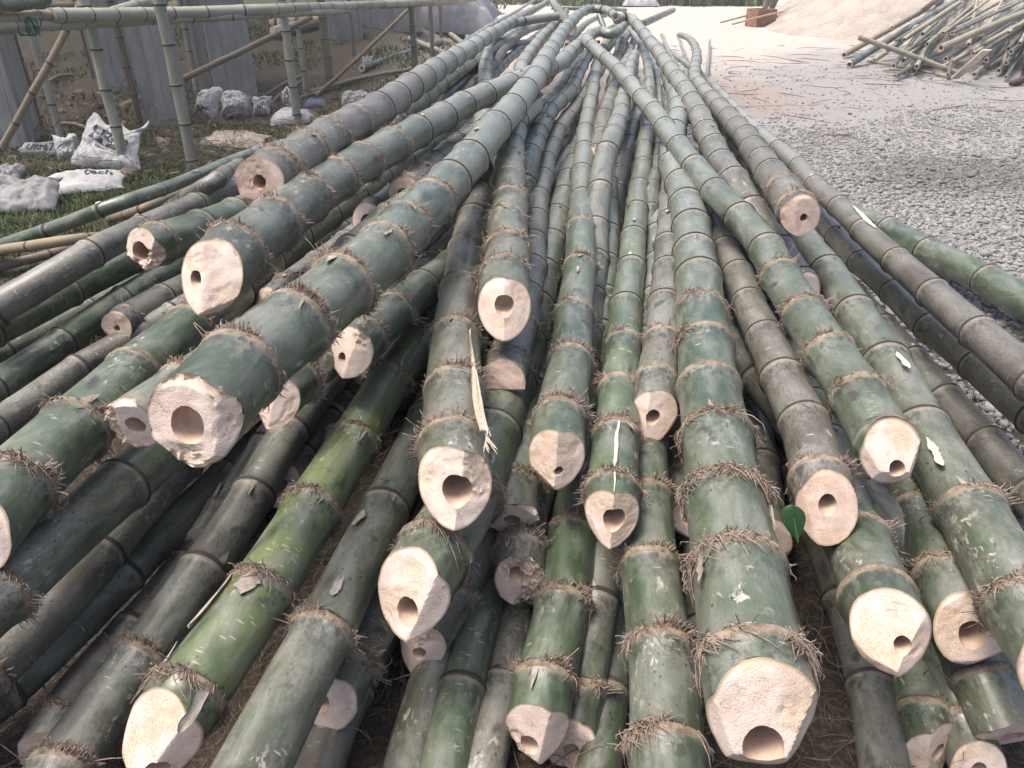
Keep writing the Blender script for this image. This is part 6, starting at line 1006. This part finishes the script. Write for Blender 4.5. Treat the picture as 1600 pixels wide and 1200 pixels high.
# ------------------------------------------------------------------ carrying box on the sand
M['rust'] = simple('rusty_brown_board', (.20, .095, .055), (.30, .16, .095), 7, .85, .4, .006, (.36, .23, .15))
M['dark'] = simple('dark_interior', (.05, .045, .045), (.08, .07, .065), 7, .9)
b = gpt(1187, 41); bx = empty('carrying_box', b); tag(bx, 'rusty brown carrying box with two pole handles beside the sand heap', 'box'); bx.rotation_euler = (0, 0, .35); bx.scale = (.8, .8, .8)
for c, d in (((0, -.24, .21), (.56, .025, .42)), ((0, .24, .21), (.56, .025, .42)), ((-.29, 0, .21), (.025, .50, .42)), ((.29, 0, .21), (.025, .50, .42))): bevelled_box('side_board', c, d, M['rust'], bx, 0, .004, 1)
bevelled_box('bottom_board', (0, 0, .03), (.55, .45, .03), M['rust'], bx, 0, .004, 1)
for s_ in (-1, 1):
    ln = np.array([[[-1.05, s_*.275, .10], [-.3, s_*.275, .24], [.45, s_*.275, .36]]]); fv, ff = tubes(ln, np.full((1, 3), .026), 8); mesh('handle', fv, ff, M['timber'], bx)

# ------------------------------------------------------------------ two workers, mostly out of the picture
M['skin'] = simple('skin', (.16, .085, .055), (.13, .068, .043), 8, .55, .1, .002); M['hair'] = simple('hair', (.012, .010, .009), (.02, .016, .014), 40, .5)
M['trouser'] = simple('brown_trousers', (.10, .075, .065), (.07, .052, .046), 10, .9, .3, .01); M['grey_trouser'] = simple('grey_trousers', (.20, .18, .165), (.14, .125, .115), 10, .9, .3, .01)
M['shirt'] = simple('faded_shirt', (.20, .22, .26), (.15, .165, .20), 10, .9, .3, .01); M['boot'] = simple('rubber_boot', (.055, .04, .036), (.075, .055, .048), 10, .6, .2, .004)
def skinned(name, verts, edges, rads, mat, parent, sub=2):
    me = bpy.data.meshes.new(name); me.from_pydata(verts, edges, []); o = link(bpy.data.objects.new(name, me), parent)
    o.modifiers.new('skin', 'SKIN'); me.skin_vertices[0].data[0].use_root = True
    for i, r in enumerate(rads): me.skin_vertices[0].data[i].radius = (r, r) if np.isscalar(r) else r
    s = o.modifiers.new('sub', 'SUBSURF'); s.levels = sub; s.render_levels = sub
    dg = bpy.context.evaluated_depsgraph_get(); m2 = bpy.data.meshes.new_from_object(o.evaluated_get(dg)); o.modifiers.clear(); o.data = m2; m2.materials.clear(); m2.materials.append(mat)
    for p_ in m2.polygons: p_.use_smooth = True
    return o
def person(lab, loc, rot, trouser, foot_gap=.13):
    r = empty('person', loc); r.rotation_euler = (0, 0, rot); tag(r, lab, 'person', 'workers at the edge of the yard')
    V = [(0, 0, .95), (0, 0, 1.12), (0, .01, 1.32), (0, .01, 1.46), (0, 0, 1.53), (0, -.02, 1.60), (0, -.025, 1.68), (0, -.01, 1.74)]
    E = [(i, i+1) for i in range(7)]; Rr = [(.15, .11), (.135, .10), (.165, .105), (.10, .075), .052, (.07, .08), (.078, .095), (.06, .075)]
    for s in (-1, 1):
        k = len(V); V += [(s*.10, 0, .88), (s*.105, -.015, .50), (s*foot_gap, .02, .10), (s*foot_gap, -.03, .045), (s*(foot_gap+.01), -.16, .03)]
        Rr += [.082, .058, .042, .045, .035]; E += [(0, k), (k, k+1), (k+1, k+2), (k+2, k+3), (k+3, k+4)]
        k = len(V); V += [(s*.19, .01, 1.42), (s*.23, .03, 1.15), (s*.24, -.05, .92), (s*.24, -.07, .84)]; Rr += [.055, .043, .033, .036]; E += [(3, k), (k, k+1), (k+1, k+2), (k+2, k+3)]
        for f_ in range(5):
            j = len(V); off = (f_-2)*.018
            if f_ == 0: V += [(s*.235, -.115, .83), (s*.23, -.135, .795)]
            else: V += [(s*.24, -.07+off*.9, .775), (s*.235, -.078+off*.9, .73+.01*abs(f_-2))]
            Rr += [.0095, .008]; E += [(k+3, j), (j, j+1)]
    skinned('body', V, E, Rr, M['skin'], r)
    V = [(0, 0, 1.0), (0, 0, .92)]; E = [(0, 1)]; Rr = [(.165, .125), (.165, .13)]
    for s in (-1, 1):
        k = len(V); V += [(s*.10, 0, .84), (s*.105, -.012, .50), (s*foot_gap, .015, .16)]; Rr += [.10, .078, .074]; E += [(1, k), (k, k+1), (k+1, k+2)]
    skinned('trousers', V, E, Rr, trouser, r)
    V = [(0, 0, .93), (0, 0, 1.12), (0, .01, 1.33), (0, .01, 1.45)]; E = [(0, 1), (1, 2), (2, 3)]; Rr = [(.175, .13), (.155, .12), (.185, .125), (.11, .085)]
    for s in (-1, 1):
        k = len(V); V += [(s*.20, .01, 1.41), (s*.228, .03, 1.20)]; Rr += [.07, .062]; E += [(3, k), (k, k+1)]
    skinned('shirt', V, E, Rr, M['shirt'], r)
    skinned('hair', [(0, .015, 1.66), (0, .02, 1.73), (0, -.02, 1.78)], [(0, 1), (1, 2)], [(.07, .07), (.085, .09), (.06, .07)], M['hair'], r)
    for s in (-1, 1):
        skinned('boot', [(s*foot_gap, .02, .24), (s*foot_gap, .02, .07), (s*foot_gap, -.06, .045), (s*(foot_gap+.012), -.19, .034)], [(0, 1), (1, 2), (2, 3)], [.062, .056, .052, (.05, .034)], M['boot'], r)
person('person in grey trousers standing behind the carrying box', gpt(1199, 29), .6, M['grey_trouser'])
person('person in brown trousers and dark boots at the right picture edge', gpt(1603, 138)+np.array([.12, .1, 0]), -1.2, M['trouser'])

# ------------------------------------------------------------------ gravel, grass, litter
def mat_stone():
    t = NT('gravel_stone'); a = t.attr('tone'); p = t.geo('Position'); n = t.noise(p, 90, 3, .6)
    col = t.mix(a, (.145, .14, .137), (.31, .302, .293)); col = t.mix(t.step(n, .4, .75, 0, .5), col, (.22, .195, .17))
    s = t.n('SeparateXYZ'); t.set(s.inputs[0], p)
    wb = t.math('MULTIPLY', t.math('SUBTRACT', t.noise(p, .9, 5, .65), .5), .55)
    dark_band = t.math('MULTIPLY', t.step(t.math('ABSOLUTE', t.math('SUBTRACT', t.math('ADD', s.outputs[1], wb), 5.6)), .75, .2), t.step(s.outputs[0], 2.2, 3.0))  # the same darker band carried onto the stones
    col = t.mix(t.math('MULTIPLY', dark_band, .5), col, (.085, .078, .07))
    return t.done(col, .85, t.bump(n, .3, .003), .25)
bm = bmesh.new(); bmesh.ops.create_icosphere(bm, subdivisions=1, radius=1); bm.verts.ensure_lookup_table()
IV = np.array([v.co[:] for v in bm.verts]); IF = np.array([[v.index for v in f.verts] for f in bm.faces]); bm.free()
def stones(n, xs, ys, size, keep):
    x = rng.uniform(*xs, n); y = rng.uniform(*ys, n); k = keep(x, y); x, y = x[k], y[k]; n = len(x)
    sz = rng.gamma(6, size/6, n); sc = np.stack([sz*rng.uniform(.8, 1.3, n), sz*rng.uniform(.8, 1.3, n), sz*rng.uniform(.45, .8, n)], -1)
    V = IV[None]*(1+rng.normal(0, .16, (n, 12, 1)))*sc[:, None]
    a = rng.uniform(0, 6.28, n); t = rng.normal(0, .35, n)
    c, s = np.cos(t)[:, None], np.sin(t)[:, None]; V = np.stack([V[..., 0], V[..., 1]*c-V[..., 2]*s, V[..., 1]*s+V[..., 2]*c], -1)
    c, s = np.cos(a)[:, None], np.sin(a)[:, None]; V = np.stack([V[..., 0]*c-V[..., 1]*s, V[..., 0]*s+V[..., 1]*c, V[..., 2]], -1)
    V = V+np.stack([x, y, gz(x, y)+sz*rng.uniform(.05, .45, n)], -1)[:, None]
    return V.reshape(-1, 3), (IF[None]+(np.arange(n)*12)[:, None, None]).reshape(-1, 3), np.repeat(np.clip(rng.normal(.5, .22, n), 0, 1), 12)
right_of = lambda x, y: x > 1.05+.10*(y-2.5)+.25*(fbm(x*2, y*2, o=2)-.5)
S1v = stones(40000, (1.0, 4.8), (1.6, 5.8), .0118, lambda x, y: right_of(x, y) & (x < .78*y+.6))
S2v = stones(24000, (1.2, 6.5), (5.5, 8.6), .0095, lambda x, y: right_of(x, y) & (rng.random(len(x)) < np.clip(1.15-.36*(y-5.5)+2.2*(fbm(x*1.2, y*1.2, o=3)-.5), .03, 1)))
S3v = stones(1800, (1.0, 8.5), (8.0, 11.5), .009, lambda x, y: right_of(x, y))
MS = mat_stone(); off = 0; VV, FF, TT = [], [], []
for v, f_, t_ in (S1v, S2v, S3v): VV.append(v); FF.append(f_+off); TT.append(t_); off += len(v)
tag(mesh('gravel', np.vstack(VV), np.vstack(FF), MS, attrs={'tone': np.concatenate(TT)}), 'loose grey gravel beside the bamboo pile', 'gravel', kind='stuff')

def mat_grass():
    t = NT('short_grass'); a = t.attr('tone'); col = t.mix(t.step(a, 0, .75), (.045, .085, .022), (.115, .125, .040)); col = t.mix(t.step(a, .72, .95), col, (.26, .215, .12))
    return t.done(col, .7, None, .25)
def blades(n, xs, ys, h, keep, wid=.0022):
    x = rng.uniform(*xs, n); y = rng.uniform(*ys, n); k = keep(x, y); x, y = x[k], y[k]; n = len(x)
    x = x+.03*(vnoise(x*40, y*40)-.5); a = rng.uniform(0, 6.28, n); hh = h*rng.uniform(.35, 1.25, n)*(.5+fbm(x*2.5, y*2.5, o=2)); ld = rng.uniform(.2, 1.3, n)*hh; w = wid*rng.uniform(.6, 1.5, n)*(1+.12*y)
    z = gz(x, y)-.003; b = rng.uniform(0, 6.28, n)
    P0 = np.stack([x-np.cos(a)*w, y-np.sin(a)*w, z], -1); P1 = np.stack([x+np.cos(a)*w, y+np.sin(a)*w, z], -1)
    m = np.stack([x+np.cos(b)*ld*.35, y+np.sin(b)*ld*.35, z+hh*.7], -1); dw = np.stack([np.cos(a)*w*.7, np.sin(a)*w*.7, 0*a], -1)
    tp = np.stack([x+np.cos(b)*ld, y+np.sin(b)*ld, z+hh*.95], -1)
    V = np.stack([P0, P1, m+dw, m-dw, tp], 1).reshape(-1, 3); o = np.arange(n)[:, None]*5
    return V, o+np.array([[0, 1, 2, 3]]), o+np.array([[3, 2, 4]]), np.repeat(np.clip(rng.normal(.45, .22, n)+.5*(fbm(x*1.1, y*1.1, o=2)-.5), 0, 1), 5)
patch = lambda x, y, th: fbm(x*1.6+3, y*1.6, o=3) > th
left_edge = lambda x, y: x < -1.15+.06*(y-3)*2.2
B = [blades(85000, (-4.6, -.5), (2.6, 7.6), .045, lambda x, y: left_edge(x, y) & (patch(x, y, .40) | (rng.random(len(x)) < .25)) & (x > -.72*y-.5)),
     blades(26000, (-7, -.2), (7.4, 16), .07, lambda x, y: left_edge(x, y) & patch(x, y, .47) & (x > -.72*y-.5), .003),
     blades(6000, (2.5, 7.5), (24, 31), .45, lambda x, y: patch(x*.5, y*.5, .45), .008), blades(2500, (-1, 3), (23, 30), .25, lambda x, y: patch(x*.5, y*.5, .5), .006)]
VV, Q, TR, TT, off = [], [], [], [], 0
for v, q, tr, tn in B: VV.append(v); Q.append(q+off); TR.append(tr+off); TT.append(tn); off += len(v)
tag(mesh('grass', np.vstack(VV), [np.vstack(Q), np.vstack(TR)], mat_grass(), attrs={'tone': np.concatenate(TT)}), 'short patchy grass left of the bamboo pile', 'grass', kind='stuff')

M['straw'] = simple('dry_litter', (.17, .135, .10), (.085, .064, .048), 9, .9, .1, .001, (.27, .225, .17))
def strands(n, xs, ys, ln, rad, keep, lift=.012):
    x = rng.uniform(*xs, n); y = rng.uniform(*ys, n); k = keep(x, y); x, y = x[k], y[k]; n = len(x)
    a = rng.uniform(0, 6.28, n); l = ln*rng.gamma(3, .33, n); cv = rng.normal(0, .8, n); q = np.linspace(-.5, .5, 5)[None]
    aa = a[:, None]+cv[:, None]*q; X = x[:, None]+np.cos(aa)*q*l[:, None]; Y = y[:, None]+np.sin(aa)*q*l[:, None]
    Z = gz(X, Y)+.003+rng.gamma(1.5, lift/1.5, n)[:, None]*(1-(2*q)**2*rng.uniform(-.4, 1, n)[:, None])
    return tubes(np.stack([X, Y, Z], -1), np.broadcast_to(rad*rng.uniform(.5, 1.3, n)[:, None]*np.array([.5, 1, 1, .9, .4])[None], (n, 5)))
SV = [strands(9000, (-2.2, 2.2), (.5, 3.0), .10, .0013, lambda x, y: np.abs(x) < .8*y+.5, .03), strands(3500, (-4.5, -1.), (3, 8), .12, .0016, lambda x, y: left_edge(x, y), .012),
      strands(2600, (-4.2, -1.2), (5.6, 8.3), .22, .0025, lambda x, y: left_edge(x, y) & (fbm(x*1.2+9, y*1.6, o=3) > .5), .07), strands(500, (1.2, 7), (3.5, 12), .14, .0016, lambda x, y: right_of(x, y), .006), strands(160, (1.2, 7), (6, 14), .4, .004, lambda x, y: right_of(x, y), .01)]
VV, FF, off = [], [], 0
for v, f_ in SV: VV.append(v); FF.append(f_+off); off += len(v)
tag(mesh('dry_litter', np.vstack(VV), np.vstack(FF), M['straw']), 'dry roots and straw littering the ground', 'litter', kind='stuff')
# chips of broken stone and brick among the debris
M['debris'] = simple('earth_debris', (.10, .075, .06), (.17, .13, .105), 9, .9, .5, .01, (.26, .16, .12))
dv_, df_, dt_ = stones(500, (-4.6, -1.2), (5.5, 10.5), .035, lambda x, y: left_edge(x, y))
tag(mesh('rubble', dv_, df_, M['debris'], smooth=False), 'clods and brick chips strewn under the scaffold', 'rubble', kind='stuff')

# ------------------------------------------------------------------ the bright hazy air over the yard
hz = bpy.data.materials.new('bright_haze'); hz.use_nodes = True; nt = hz.node_tree
for n_ in list(nt.nodes):
    if n_.type != 'OUTPUT_MATERIAL': nt.nodes.remove(n_)
pv = nt.nodes.new('ShaderNodeVolumePrincipled'); pv.inputs['Color'].default_value = (.93, .96, 1, 1); pv.inputs['Density'].default_value = .0045; pv.inputs['Anisotropy'].default_value = .35
nt.links.new(pv.outputs[0], [n_ for n_ in nt.nodes if n_.type == 'OUTPUT_MATERIAL'][0].inputs['Volume'])
hv, hf = box_vf((0, 10, 1.0), (250, 290, 6.4))
tag(mesh('haze', hv, hf, hz, smooth=False), 'bright thin haze over the yard', kind='stuff')
